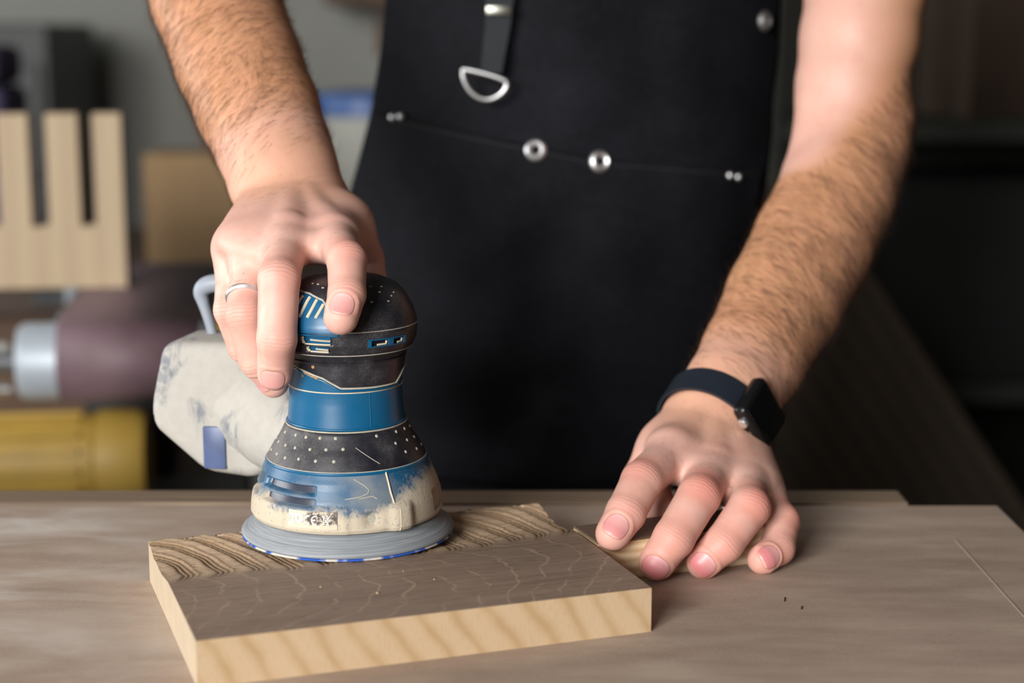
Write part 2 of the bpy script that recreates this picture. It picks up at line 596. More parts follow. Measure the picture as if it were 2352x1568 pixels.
def dusty(name, col, rough=0.45, dust_col=srgb(205, 192, 168), amount=0.25, speck=0.5, scale=60.0, left=0.0):
    """plastic under a grainy film of sanding dust: fine grains, denser in patches, a few scuffs"""
    t = NT(name)
    o = t.obj()
    x_, y_, z_ = t.sep(o)
    n1 = t.noise(o, scale, 5, 0.6)
    grain = t.noise(o, 2300.0, 3, 0.75)
    tiny = t.noise(o, 2600.0, 2, 0.6)
    scr_ = t.noise(t.obj((420, 420, 45), rot=(0.5, 0.4, 0.0)), 1.0, 3, 0.6)
    m_ = t.math('MULTIPLY', t.rng(n1, 0.30, 0.72), amount)
    if left:
        m_ = t.math('ADD', m_, t.rng(x_, 0.005, -0.045, 0.0, left))
    thr = t.math('SUBTRACT', 0.66, t.math('MULTIPLY', m_, 0.42))
    d = t.rng(t.math('SUBTRACT', grain, thr), 0.0, 0.22, 0.0, 0.42)
    d = t.math('MAXIMUM', d, t.rng(scr_, 0.68, 0.82, 0, amount * 0.7))
    d = t.math('MAXIMUM', d, t.rng(tiny, 0.70, 0.76, 0, speck))
    d = t.math('MAXIMUM', d, t.math('MULTIPLY', m_, 0.13))
    c = t.mix(d, col, dust_col)
    rg = t.n('ShaderNodeMapRange', {'Value': d, 1: 0.0, 2: 0.6, 3: rough, 4: 0.85}).outputs[0]
    return t.out(c, rg, 0, t.bump(grain, 0.06, 0.0008))


m_blue = dusty('blue_plastic', srgb(0, 86, 126), 0.32, amount=0.10, speck=0.45)
m_navy = dusty('black_rubber', srgb(24, 24, 34), 0.40, srgb(168, 164, 158), amount=0.55, speck=0.5, scale=38.0, left=0.5)
m_navy_soft = dusty('black_soft_grip', srgb(22, 22, 31), 0.33, srgb(160, 158, 156), amount=0.55, speck=0.4, scale=42.0)
m_dust = plain('settled_dust', srgb(206, 192, 166), 0.95, var=0.06, scale=200)
m_line = plain('dust_line', srgb(176, 170, 155), 0.9, var=0.15, scale=300)
m_vent = plain('vent_grey', srgb(52, 56, 70), 0.28, var=0.1)
m_ventdark = plain('vent_dark', srgb(24, 26, 38), 0.5)
m_print = plain('white_print', srgb(225, 222, 214), 0.7)
t = NT('dusty_type_plate')
o = t.obj()
x_, y_, z_ = t.sep(o)
n3 = t.noise(o, 520.0, 4, 0.75)
n1 = t.noise(o, 120.0, 3, 0.6)
lft = t.rng(x_, -0.016, -0.027, 0.0, 0.45)
lowz = t.rng(z_, 0.0205, 0.0175, 0.0, 0.25)
d = t.rng(t.math('ADD', t.math('ADD', t.math('MULTIPLY', n3, 0.7), t.math('MULTIPLY', n1, 0.3)), t.math('ADD', lft, lowz)), 0.44, 0.60)
m_labeldark = t.out(t.mix(d, srgb(84, 76, 78), srgb(206, 194, 172)), 0.85, 0, t.bump(d, 0.3, 0.0004))

t = NT('grey_pad_foam')
o = t.obj()
x_, y_, z_ = t.sep(o)
rad = t.math('SQRT', t.math('ADD', t.math('MULTIPLY', x_, x_), t.math('MULTIPLY', y_, y_)))
cmb = t.n('ShaderNodeCombineXYZ', {0: t.math('MULTIPLY', rad, 900.0), 1: t.math('MULTIPLY', t.math('ARCTAN2', y_, x_), 1.6), 2: t.math('MULTIPLY', z_, 900.0)}).outputs[0]
sw = t.noise(cmb, 1.0, 4, 0.6)
c = t.ramp(sw, [(0.25, srgb(112, 118, 125)), (0.5, srgb(136, 141, 146)), (0.75, srgb(166, 169, 170))])
m_pad = t.out(c, 0.7, 0, t.bump(sw, 0.1, 0.0005))

t = NT('abrasive_disc_edge')
o = t.obj()
x_, y_, z_ = t.sep(o)
ang = t.math('ARCTAN2', y_, x_)
cmb = t.n('ShaderNodeCombineXYZ', {0: t.math('MULTIPLY', ang, 2.6), 1: 0.0, 2: 0.0}).outputs[0]
f = t.rng(t.noise(cmb, 1.0, 2, 0.6), 0.46, 0.51)
c = t.mix(f, srgb(214, 210, 200), srgb(40, 92, 190))
m_disc = t.out(c, 0.8)

sander = thing('orbital_sander', 'dusty blue and black random orbital sander held on the oak board', 'sander', (SX, SY, SZ))
MB().lathe([(0.004, 0.0), (0.0618, 0.0), (0.0626, 0.0004), (0.0627, 0.0011), (0.062, 0.0014)], 128).build('sanding_disc', m_disc, sander, sharp=60)
padp = [(0.0612, 0.0014), (0.0625, 0.0018), (0.0629, 0.0030), (0.0623, 0.0043), (0.0606, 0.0057), (0.0585, 0.0074), (0.0565, 0.0092), (0.0548, 0.0110), (0.0530, 0.0124), (0.0500, 0.0132)]
MB().lathe(padp, 128).build('backing_pad', m_pad, sander, sharp=60)

# lower housing: fine grid so that the vents sink in and the boss bulges out
NA = 420
zz = np.concatenate([np.linspace(.0132, .0160, 6), np.linspace(.0165, .0455, 70)])
az = np.arange(NA) / NA * 360.0 - 180.0
A, Z = np.meshgrid(az, zz, indexing='ij')
RR = np.interp(Z, PZ, PR)


def bandmask(A, Z, a0, a1, z0, z1, ea=1.2, ez=0.0006):
    return sstep(a0 - ea, a0 + ea, A) * (1 - sstep(a1 - ea, a1 + ea, A)) * sstep(z0 - ez, z0 + ez, Z) * (1 - sstep(z1 - ez, z1 + ez, Z))


SLOTS = [(-60, -16, .0352, .0396), (-58, -15.5, .0282, .0327)]
for (a0, a1, z0, z1) in SLOTS:
    RR -= 0.0042 * bandmask(A, Z, a0, a1, z0, z1)
    RR -= 0.0042 * bandmask(A, Z, -100, -67, z0, z1)
# broad belt below the slots, label recess, screw boss, seam rib, notch at the right
RR += 0.0007 * sstep(.0300, .0280, Z) * (sstep(-100, -90, A) * (1 - sstep(4, 8, A)))
RR += -0.0005 * bandmask(A, Z, -34, 1.5, .0165, .0275, 0.8, .0005)
RR += 0.0030 * np.exp(-(((A - 39) / 7.5) ** 4)) * (1 - sstep(.0255, .0310, Z))
RR -= 0.0022 * np.exp(-(((A - 20) / 5.0) ** 2)) * np.exp(-(((Z - .0215) / .0045) ** 4))
RR -= 0.0020 * bandmask(A, Z, 70.5, 92, .0180, .0295, 0.8, .0006)
pts = np.stack([RR * np.sin(np.radians(A)), -RR * np.cos(np.radians(A)), Z], -1).reshape(-1, 3)
nz_ = len(zz)
ii = np.arange(NA * nz_).reshape(NA, nz_)
jj = np.roll(ii, -1, 0)
fc = np.stack([ii[:, :-1], jj[:, :-1], jj[:, 1:], ii[:, 1:]], -1).reshape(-1, 4).tolist()
# dust on the housing: settled low, thick at the back right and under the slots
t = NT('housing_blue_dusted')
o = t.obj()
x_, y_, z_ = t.sep(o)
n1 = t.noise(o, 85.0, 6, 0.62)
n0 = t.noise(o, 28.0, 3, 0.5)
n2 = t.noise(o, 1400.0, 2, 0.6)
n3 = t.noise(o, 420.0, 4, 0.7)
side = t.rng(x_, 0.012, 0.050, 0.0, 0.012)          # more dust towards the right flank
lside = t.rng(x_, -0.020, -0.050, 0.0, 0.0045)
zz_ = t.math('SUBTRACT', t.math('SUBTRACT', z_, side), lside)
zz_ = t.math('ADD', zz_, t.math('MULTIPLY', t.math('SUBTRACT', n1, 0.5), 0.012))
zz_ = t.math('ADD', zz_, t.math('MULTIPLY', t.math('SUBTRACT', n3, 0.5), 0.014))
zz_ = t.math('ADD', zz_, t.math('MULTIPLY', t.math('SUBTRACT', n0, 0.5), 0.018))
low = t.rng(zz_, 0.0310, 0.0225)
low = t.math('MULTIPLY', low, t.rng(n3, 0.26, 0.46, 0.45, 1.0))
film = t.rng(n0, 0.42, 0.72, 0.02, 0.38)
d = t.math('MAXIMUM', low, film)
d = t.math('MAXIMUM', d, t.rng(n2, 0.62, 0.70, 0.0, 0.55))
c = t.mix(d, srgb(0, 80, 118), srgb(194, 181, 159))
rg = t.n('ShaderNodeMapRange', {'Value': d, 1: 0.0, 2: 0.6, 3: 0.34, 4: 0.92}).outputs[0]
m_housing = t.out(c, rg, 0, t.bump(t.math('MULTIPLY', d, n3), 0.4, 0.0007))
housing = mesh_obj('lower_housing', pts.tolist(), fc, m_housing, sander, True)


def patch(name, a0, a1, zlo, zhi, off, mat, parent, na=24, nz=10, depth=0.0012):
    """a plate that lies on the turned body between two heights (functions of the angle)"""
    zl = zlo if callable(zlo) else (lambda a: zlo)
    zh = zhi if callable(zhi) else (lambda a: zhi)
    V_, F_ = [], []
    for i in range(na + 1):
        a = a0 + (a1 - a0) * i / na
        for j in range(nz + 1):
            V_.append(surf(a, zl(a) + (zh(a) - zl(a)) * j / nz, off))
    W = nz + 1
    for i in range(na):
        for j in range(nz):
            F_.append((i * W + j, (i + 1) * W + j, (i + 1) * W + j + 1, i * W + j + 1))
    rim = [i * W for i in range(na + 1)] + [na * W + j for j in range(1, W)] + [i * W + nz for i in range(na - 1, -1, -1)] + [j for j in range(nz - 1, 0, -1)]
    n = len(V_)
    for i in rim:
        p = V_[i]
        q = Vector((p.x, p.y, 0))
        V_.append(p - q.normalized() * depth)
    m_ = len(rim)
    for k in range(m_):
        F_.append((rim[k], n + k, n + (k + 1) % m_, rim[(k + 1) % m_]))
    return mesh_obj(name, V_, F_, mat, parent, True, sharp=40)


def pipe(name, path, rad, mat, parent, off=0.0, n=8, closed=False, dens=3.0):
    pts_ = []
    for k in range(len(path) - 1):
        (a, z), (b, y) = path[k], path[k + 1]
        m_ = max(2, int(abs(b - a) / dens) + int(abs(y - z) / 0.0015))
        for q in range(m_):
            s = q / m_
            pts_.append(surf(a + (b - a) * s, z + (y - z) * s, off))
    if not closed:
        pts_.append(surf(path[-1][0], path[-1][1], off))
    return MB().tube(pts_, rad, n, closed=closed).build(name, mat, parent)


for (a0, a1, z0, z1) in SLOTS:
    patch('vent_slot', a0 + 1, a1 - 0.6, z0, z1, -0.0036, m_vent, housing, 30, 4, 0.0003)
    patch('vent_slot', -97, -68, z0, z1, -0.0036, m_ventdark, housing, 16, 4, 0.0003)
pipe('seam_rib', [(33.0, .0462), (33.6, .0351), (34.6, .0285), (36.5, .0255), (36.5, .0140)], 0.0006, m_dust, housing, 0.0002)
pipe('seam_rib', [(36.6, .0262), (36.4, .0200), (36.0, .0140)], 0.0006, m_dust, housing, 0.0026)
scr = MB().lathe([(0.0001, 0.0004), (0.0022, 0.0004), (0.0024, 0.0), (0.0024, -0.001)], 24, M=Matrix.Rotation(R(90), 3, 'X')).build('screw', m_line, housing)
scr.location = surf(20.0, .0215, -0.0022)
scr.rotation_euler = (0, 0, R(20))
# type plate with its marks
patch('type_plate', -31, -0.5, .0172, .0268, 0.0006, m_labeldark, housing, 30, 6, 0.0006)


def stroke(M_, pts2, w, a_c, z_c, off):
    """flat printed line; pts2 in mm on the surface around (a_c, z_c)"""
    n = len(pts2)
    base_r = float(np.interp(z_c, PZ, PR))
    L_, R_ = [], []
    for i, (sx_, sz_) in enumerate(pts2):
        p0, p1 = pts2[max(i - 1, 0)], pts2[min(i + 1, n - 1)]
        d_ = Vector((p1[0] - p0[0], p1[1] - p0[1]))
        d_ = d_.normalized() if d_.length > 0 else Vector((1, 0))
        nx, ny = -d_.y * w / 2, d_.x * w / 2
        for lst, s in ((L_, 1), (R_, -1)):
            q = (sx_ + s * nx, sz_ + s * ny)
            lst.append(surf(a_c + math.degrees(q[0] / 1000 / base_r), z_c + q[1] / 1000, off))
    k = len(L_)
    M_.add(L_ + R_, [(i, k + i, k + i + 1, i + 1) for i in range(k - 1)])


def arc2(cx, cy, r, a0, a1, n=16):
    return [(cx + r * math.cos(R(a0 + (a1 - a0) * i / n)), cy + r * math.sin(R(a0 + (a1 - a0) * i / n))) for i in range(n + 1)]


mk = MB()
ac, zc = -15.5, .0222
stroke(mk, arc2(-2.0, 0.0, 2.3, 70, 290), 0.75, ac, zc, 0.0010)                      # C
stroke(mk, arc2(2.4, 0.0, 2.3, 70, 290), 0.75, ac, zc, 0.0010)                       # E
stroke(mk, [(0.3, 0.0), (2.4, 0.0)], 0.7, ac, zc, 0.0010)
stroke(mk, arc2(-7.4, 0.6, 2.0, 20, 350), 1.5, ac, zc, 0.0010)                       # round test mark
stroke(mk, [(-7.2, 0.2), (-5.0, 0.2)], 0.8, ac, zc, 0.0010)
for s_ in (2.3, 1.2):                                                                # double square
    stroke(mk, [(-12.2 - s_, s_), (-12.2 + s_, s_), (-12.2 + s_, -s_), (-12.2 - s_, -s_), (-12.2 - s_, s_)], 0.5, ac, zc, 0.0010)
stroke(mk, [(6.0, -3.0), (10.8, 2.9)], 0.45, ac, zc, 0.0010)                         # crossed bin
stroke(mk, [(6.0, 2.6), (10.4, -3.0)], 0.45, ac, zc, 0.0010)
stroke(mk, [(6.9, 1.6), (7.4, -2.0), (9.4, -2.0), (9.9, 1.6), (6.9, 1.6)], 0.4, ac, zc, 0.0010)
stroke(mk, arc2(8.4, 1.6, 1.3, 0, 180), 0.4, ac, zc, 0.0010)
stroke(mk, [(-14.5, -3.9), (5.0, -4.2)], 0.35, ac, zc, 0.0010)
mk.build('printed_marks', m_print, housing, smooth=False)
# dried streaks on the front of the housing
pipe('dust_streak', [(10, .0440), (16.5, .0405), (19.5, .0380), (18.5, .0360), (13, .0345), (4, .0335)], 0.0003, m_line, housing, 0.0)
pipe('dust_streak', [(12.5, .0335), (21, .0345), (24, .0330)], 0.00035, m_line, housing, 0.0)

pipe('blue_trim', [(-180, .0462), (180, .0462)], 0.0011, m_blue, sander, -0.0004, closed=True)
pipe('dust_seam', [(-180, .0473), (180, .0473)], 0.00035, m_line, sander, 0.0001, closed=True)
# dotted rubber cone
cone = MB().lathe(smooth_prof(.0470, .0672, 24), 128).build('rubber_cone', m_navy, sander, sharp=60)
dots = [(-65.8, .0637), (-46.0, .0644), (-32.7, .0644), (-18.4, .0648), (-4.0, .0650), (-83, .0578), (-69.0, .0578), (-53.8, .0580), (-40.7, .0581), (-25.4, .0585), (-11.3, .0590), (2.7, .0594), (-76, .0522), (-59.9, .0524), (-46.9, .0521), (-32.9, .0530), (-18.1, .0530), (-4.0, .0532), (33.4, .0650), (56.7, .0651), (71.5, .0649), (88, .0641), (50.6, .0594), (66.7, .0591), (82.6, .0584), (57.0, .0540), (73.4, .0531), (89, .0528)]
dot_me = None
for (a, z) in dots:
    if dot_me is None:
        d0 = MB().lathe([(.0010, -.0004), (.0010, .0001), (.0007, .0004), (.0002, .0005)], 12).build('grip_dot', m_line, cone)
        dot_me = d0.data
    else:
        d0 = bpy.data.objects.new('grip_dot', dot_me)
        COL.objects.link(d0)
        d0.parent = cone
    d0.location = surf(a, z, 0.0)
    nrm = Vector((math.sin(R(a)) * .87, -math.cos(R(a)) * .87, .5))
    d0.rotation_euler = nrm.to_track_quat('Z', 'Y').to_euler()
pipe('scratch', [(13, .0600), (22, .0552), (30, .0508)], 0.00022, m_line, cone, 0.0)

pipe('dust_seam', [(-180, .0678), (180, .0678)], 0.0005, m_line, sander, 0.0003, closed=True)
pipe('blue_trim', [(-180, .0690), (180, .0690)], 0.0008, m_blue, sander, 0.0001, closed=True)
neck = MB().lathe(smooth_prof(.0690, .1068, 30), 128).build('blue_neck', m_blue, sander, sharp=60)
pipe('dust_seam', [(-180, .0903), (180, .0903)], 0.0004, m_dust, neck, 0.0, closed=True)
pipe('mould_seam', [(30, .0692), (30, .0900)], 0.0003, m_blue, neck, 0.0)
gb = [(-100, .1062), (-62, .1058), (-48.4, .1043), (-16.2, .0990), (1.0, .0933), (33.0, .0929), (63.8, .0929), (78.8, .0990), (100, .1040)]
ga_, gz_ = [p[0] for p in gb], [p[1] for p in gb]
patch('soft_grip', -100, 100, lambda a: float(np.interp(a, ga_, gz_)), .1080, 0.0007, m_navy_soft, neck, 80, 12)
pipe('grip_piping', gb, 0.0006, m_line, neck, 0.0008)
pipe('grip_piping', [(a, z - 0.0016) for a, z in gb], 0.0005, m_blue, neck, 0.0006)
# head: fine grid, the vents are sunk into it
HN = 300
hz = np.concatenate([np.linspace(.1064, .1290, 60), np.linspace(.1296, .1425, 16), np.array([.1428, .1458, .1490, .1510, .1525, .1535, .1540, .1543, .1544])])
haz = np.arange(HN) / HN * 360.0 - 180.0
A, Z = np.meshgrid(haz, hz, indexing='ij')
RR = np.interp(Z, PZ, PR)
VENTS = [(-30, -5, .1196, .1243), (-26, -7, .1152, .1182)]
OPEN = [(27, 41, .1183, .1213), (47, 58, .1183, .1213)]
for (a0, a1, z0, z1) in VENTS + OPEN:
    RR -= 0.0030 * bandmask(A, Z, a0, a1, z0, z1, 1.0, .00045)
pts = np.stack([RR * np.sin(np.radians(A)), -RR * np.cos(np.radians(A)), Z], -1).reshape(-1, 3)
ii = np.arange(HN * len(hz)).reshape(HN, len(hz))
jj = np.roll(ii, -1, 0)
fc = np.stack([ii[:, :-1], jj[:, :-1], jj[:, 1:], ii[:, 1:]], -1).reshape(-1, 4).tolist()
head = mesh_obj('grip_head', pts.tolist(), fc, m_navy_soft, sander, True)
pipe('dust_seam', [(-3, .1266), (100, .1266)], 0.0003, m_line, head, 0.0001)
pipe('dust_seam', [(-100, .1128), (100, .1128)], 0.0003, m_line, head, 0.0001)
ptop = lambda a: float(np.interp(a, [-75, -46, -30, -13.6, -5, 0], [.1478, .1478, .1470, .1440, .1385, .1300]))
patch('blue_panel', -75, 0, .1268, ptop, 0.0006, m_blue, head, 40, 14)
pipe('grip_piping', [(a, ptop(a)) for a in (-75, -46, -38, -30, -22, -13.6, -9, -5, -2)], 0.0006, m_line, head, 0.0006)
pipe('grip_piping', [(-75, .1272), (-1, .1262), (1, .1254), (-1, .1248), (-75, .1256)], 0.0005, m_blue, head, 0.0008)
for (a0, z0, a1, z1) in [(-27.9, .1452, -32.5, .1344), (-19.6, .1440, -24.9, .1345), (-12.4, .1420, -17.6, .1345), (-36.5, .1455, -40.5, .1345)]:
    pth = [(a0 + (a1 - a0) * s, z0 + (z1 - z0) * s) for s in (0, .25, .5, .75, 1)]
    pipe('panel_slot', pth, 0.0010, m_dust, head, 0.0004)
for (a0, a1, z0, z1) in VENTS:
    patch('side_vent', a0 + .8, a1 - .8, z0 + .0003, z1 - .0003, -0.0024, m_blue, head, 16, 4, 0.0004)
    zm = (z0 + z1) / 2
    pipe('vent_bar', [(a0 + 8, zm + .0003), (a1 - 0.5, zm - .0002)], 0.0006, m_line, head, -0.0008)
    pipe('vent_dust', [(a0 + 1.0, z1 - .0004), (a0 + .5, zm), (a0 + 2.0, z0 + .0004)], 0.0009, m_dust, head, -0.0010)
    pipe('vent_dust', [(a0 + 3.0, z0 + .0002), (a1 - 0.5, z0 + .0001)], 0.0005, m_dust, head, -0.0006)
patch('vent_frame', 23.5, 61, .1174, .1181, 0.0004, m_blue, head, 20, 2)
patch('vent_frame', 23.5, 61, .1215, .1222, 0.0004, m_blue, head, 20, 2)
patch('vent_frame', 23.5, 26.4, .1181, .1215, 0.0004, m_blue, head, 4, 2)
patch('vent_frame', 41.7, 46.4, .1181, .1215, 0.0004, m_blue, head, 4, 2)
patch('vent_frame', 58.6, 61, .1181, .1215, 0.0004, m_blue, head, 4, 2)
for (a0, a1, z0, z1) in OPEN:
    patch('vent_opening', a0 + .6, a1 - .6, z0 + .0002, z1 - .0002, -0.0023, m_ventdark, head, 10, 3, 0.0004)
    pipe('vent_dust', [(a0 + 5, z0 + .0004), (a1 - 1.2, z0 + .0005), (a1 - 0.6, z1 - .0006)], 0.0006, m_dust, head, -0.0008)
# worn spots where the paint has chipped
m_chip = plain('chipped_tan', srgb(176, 134, 84), 0.8, var=0.2, scale=300)
for (a0, a1, z0, z1, of) in [(-37, -21, .1012, .1020, .0012), (-41, -39, .0985, .0997, .0003), (-27, -24, .1046, .1062, .0010)]:
    sl = (-.0032 if a1 - a0 > 8 else 0.0)
    patch('chipped_spot', a0, a1, (lambda a, z0=z0, a0=a0, a1=a1, sl=sl: z0 + sl * (a - a0) / (a1 - a0) + .00025 * math.sin(a * 3)), (lambda a, z1=z1, a0=a0, a1=a1, sl=sl: z1 + sl * (a - a0) / (a1 - a0) + .00025 * math.sin(a * 5)), of, m_chip, neck, 12, 2, 0.0006)
for (a, z) in [(30.9, .1426), (48.8, .1420), (56.2, .1443), (63.1, .1457), (51.8, .1494), (-39.8, .1513), (-19.0, .1499), (-30, .1512), (44, .1470), (38, .1500)]:
    d0 = bpy.data.objects.new('grip_dot', dot_me)
    COL.objects.link(d0)
    d0.parent = head
    d0.location = surf(a, z, 0.0)
    d0.scale = (0.9, 0.6, 0.8)
    d0.rotation_euler = Vector((math.sin(R(a)) * .6, -math.cos(R(a)) * .6, .8)).to_track_quat('Z', 'Y').to_euler()

# dust box behind the sander, caked with dust
t = NT('caked_dust_box')
o = t.obj()
n1 = t.noise(t.obj((1, 1, 0.6)), 38.0, 5, 0.6, 0.8)
n2 = t.noise(o, 160.0, 4, 0.6)
bare = t.math('MULTIPLY', t.rng(n1, 0.54, 0.70), t.rng(n2, 0.30, 0.55))
c = t.mix(t.math('MULTIPLY', bare, 0.75), t.mix(n2, srgb(162, 158, 149), srgb(181, 178, 171)), srgb(84, 94, 112))
m_box = t.out(c, 0.9, 0, t.bump(n2, 0.25, 0.001))
m_bluegrey = plain('blue_grey_plastic', srgb(76, 90, 126), 0.4, var=0.25, scale=40)
m_green = plain('green_clip', srgb(20, 84, 62), 0.5)
m_greyplastic = plain('pale_grey_plastic', srgb(142, 150, 160), 0.45, var=0.1)

bm = bmesh.new()
poly = [(-0.0405, 0.128), (-0.0445, 0.112), (-0.0500, 0.088), (-0.0490, 0.074), (-0.0150, 0.0470), (0.0180, 0.0440), (0.0300, 0.0520), (0.0300, 0.120), (0.0180, 0.130)]
fv = [bm.verts.new((x_, -0.026, z_)) for x_, z_ in poly]
f0 = bm.faces.new(fv)
ex = bmesh.ops.extrude_face_region(bm, geom=[f0])
bmesh.ops.translate(bm, vec=(0, 0.056, 0), verts=[e for e in ex['geom'] if isinstance(e, bmesh.types.BMVert)])
bmesh.ops.recalc_face_normals(bm, faces=bm.faces)
bmesh.ops.bevel(bm, geom=bm.edges[:], offset=0.0075, segments=4, affect='EDGES', profile=0.5)
bm.verts.index_update()
bv, bf = [tuple(q.co) for q in bm.verts], [[q.index for q in p.verts] for p in bm.faces]
bm.free()
shell = mesh_obj('dust_box', bv, bf, m_box, sander, True, sharp=60, loc=(-0.172 - SX, 1.040 - SY, BT - SZ), rz=R(-12))
shell['label'] = 'pale dust box caked with sawdust'
MB().tube([(0.006, 0.004, 0.084), (0.024, -0.004, 0.083), (0.036, -0.014, 0.080), (0.050, -0.026, 0.076), (0.068, -0.042, 0.073)], [0.0330, 0.0345, 0.0335, 0.0300, 0.0270], 40).build('port_collar', m_box, shell)
MB().box((-0.007, -0.0262, 0.0635), (0.0150, 0.003, 0.0270), 0.0012).build('clip_panel', m_bluegrey, shell)
MB().box((0.0075, -0.0264, 0.0730), (0.0016, 0.002, 0.0090), 0.0006).build('clip_slot', m_green, shell)
hk = np.array([(-0.0205, 0.124), (-0.0235, 0.136), (-0.0272, 0.148), (-0.0290, 0.1545), (-0.0255, 0.1595), (-0.014, 0.1615), (0.012, 0.1640)])
hr_ = np.array([0.0034, 0.0033, 0.0037, 0.0052, 0.0058, 0.0058, 0.0058])
for _ in range(3):      # corner cutting rounds the bend
    hk = np.concatenate([hk[:1], np.stack([hk[:-1] * .75 + hk[1:] * .25, hk[:-1] * .25 + hk[1:] * .75], 1).reshape(-1, 2), hk[-1:]])
    hr_ = np.concatenate([hr_[:1], np.stack([hr_[:-1] * .75 + hr_[1:] * .25, hr_[:-1] * .25 + hr_[1:] * .75], 1).reshape(-1), hr_[-1:]])
MB().tube([(float(x_), 0.012, float(z_)) for x_, z_ in hk], [float(q) for q in hr_], 16).build('carry_hook', m_greyplastic, shell)

# ------------------------------------------------------------------ the person
# body: signed distance of tapered limbs, blended and meshed as ONE surface


class Prim:
    def __init__(self, a, b, ra, rb, k=0.006, n=None, s=1.0):
        self.a, self.b = np.array(a, float), np.array(b, float)
        self.ra, self.rb, self.k = ra, rb, k
        self.s = s
        self.n = None
        if n is not None and s != 1.0:
            n = np.array(n, float)
            ab = self.b - self.a
            L2 = ab @ ab
            if L2 > 1e-12:
                n = n - ab * (n @ ab) / L2
            self.n = n / np.linalg.norm(n)

    def bounds(self, m):
        r = max(self.ra, self.rb) + m
        return np.minimum(self.a, self.b) - r, np.maximum(self.a, self.b) + r

    def d(self, p):
        q = p - self.a
        if self.n is not None:
            q = q + np.outer(q @ self.n, self.n) * (1.0 / self.s - 1.0)
        ab = self.b - self.a
        L2 = max(ab @ ab, 1e-12)
        h = np.clip(q @ ab / L2, 0, 1)
        r = self.ra + (self.rb - self.ra) * h
        e = q - h[:, None] * ab
        d = np.sqrt((e * e).sum(1)) - r
        return d * (self.s if self.n is not None else 1.0)


def smin(a, b, k):
    h = np.maximum(k - np.abs(a - b), 0.0) / k
    return np.minimum(a, b) - h * h * k * 0.25


def eval_list(p, prims, margin):
    out = np.full(len(p), 0.08)
    for pr in prims:
        lo, hi = pr.bounds(margin)
        m_ = np.all((p > lo) & (p < hi), axis=1)
        if not m_.any():
            continue
        d = pr.d(p[m_])
        out[m_] = smin(out[m_], d, pr.k)
    return out


def eval_body(p, body, fingers, margin=0.02, kf=0.0045, kff=0.0012):
    d = eval_list(p, body, margin)
    ff = np.full(len(p), 0.08)
    for fl in fingers:
        ff = smin(ff, eval_list(p, fl, margin), kff)
    return smin(d, ff, kf)


def mesh_sdf(fn, lo, hi, h, blk=8):
    """surface nets on a block-sparse grid"""
    lo, hi = np.array(lo, float), np.array(hi, float)
    nb = np.ceil((hi - lo) / (h * blk)).astype(int)
    B = h * blk
    gx = [lo[i] + B * (np.arange(nb[i]) + 0.5) for i in range(3)]
    C = np.stack(np.meshgrid(*gx, indexing='ij'), -1).reshape(-1, 3)
    dc = fn(C)
    near = np.abs(dc) < B * 1.0 + 0.004
    n = nb * blk
    G = np.repeat(np.repeat(np.repeat(dc.reshape(nb), blk, 0), blk, 1), blk, 2).astype(np.float32)
    off = (np.stack(np.meshgrid(*[np.arange(blk)] * 3, indexing='ij'), -1).reshape(-1, 3) + 0.5) * h
    bi = np.argwhere(near.reshape(nb))
    P = (lo + bi[:, None, :] * B + off[None]).reshape(-1, 3)
    D = fn(P)
    gi = (bi[:, None, :] * blk + np.round(off / h - 0.5).astype(int)[None]).reshape(-1, 3)
    G[gi[:, 0], gi[:, 1], gi[:, 2]] = D
    S = G < 0
    s8 = [S[i:n[0] - 1 + i, j:n[1] - 1 + j, k:n[2] - 1 + k] for i in (0, 1) for j in (0, 1) for k in (0, 1)]
    cnt = sum(x.astype(np.int8) for x in s8)
    act = np.argwhere((cnt > 0) & (cnt < 8))
    ids = -np.ones(n - 1, dtype=np.int64)
    ids[act[:, 0], act[:, 1], act[:, 2]] = np.arange(len(act))
    acc = np.zeros((len(act), 3))
    num = np.zeros(len(act))
    cor = np.array([(i, j, k) for i in (0, 1) for j in (0, 1) for k in (0, 1)])
    vals = np.stack([G[act[:, 0] + c[0], act[:, 1] + c[1], act[:, 2] + c[2]] for c in cor], 1)
    for a in range(8):
        for b in range(a + 1, 8):
            if np.abs(cor[a] - cor[b]).sum() != 1:
                continue
            va, vb = vals[:, a], vals[:, b]
            m_ = (va < 0) != (vb < 0)
            t_ = np.where(m_, va / np.where(m_, va - vb, 1), 0)
            pt = cor[a] + t_[:, None] * (cor[b] - cor[a])
            acc[m_] += pt[m_]
            num[m_] += 1
    vert = lo + (act + acc / num[:, None] + 0.5) * h
    F = []
    for ax in range(3):
        e = [0, 0, 0]
        e[ax] = 1
        A0 = S[:n[0] - e[0], :n[1] - e[1], :n[2] - e[2]]
        A1 = S[e[0]:, e[1]:, e[2]:]
        cr = np.argwhere(A0 != A1)
        o1, o2 = [x for x in range(3) if x != ax]
        cr = cr[(cr[:, o1] > 0) & (cr[:, o2] > 0) & (cr[:, o1] < n[o1] - 1) & (cr[:, o2] < n[o2] - 1) & (cr[:, ax] < n[ax] - 1)]
        q = []
        for (d1, d2) in ((1, 1), (0, 1), (0, 0), (1, 0)):
            w = cr.copy()
            w[:, o1] -= d1
            w[:, o2] -= d2
            q.append(ids[w[:, 0], w[:, 1], w[:, 2]])
        q = np.stack(q, 1)
        ins = S[cr[:, 0], cr[:, 1], cr[:, 2]]
        if ax == 1:
            ins = ~ins
        q[~ins] = q[~ins][:, ::-1]
        F.append(q)
    F = np.concatenate(F)
    F = F[(F >= 0).all(1)]
    return vert, F


def cross(a, b):
    return np.cross(np.array(a, float), np.array(b, float))


def unit(a):
    a = np.array(a, float)
    return a / np.linalg.norm(a)


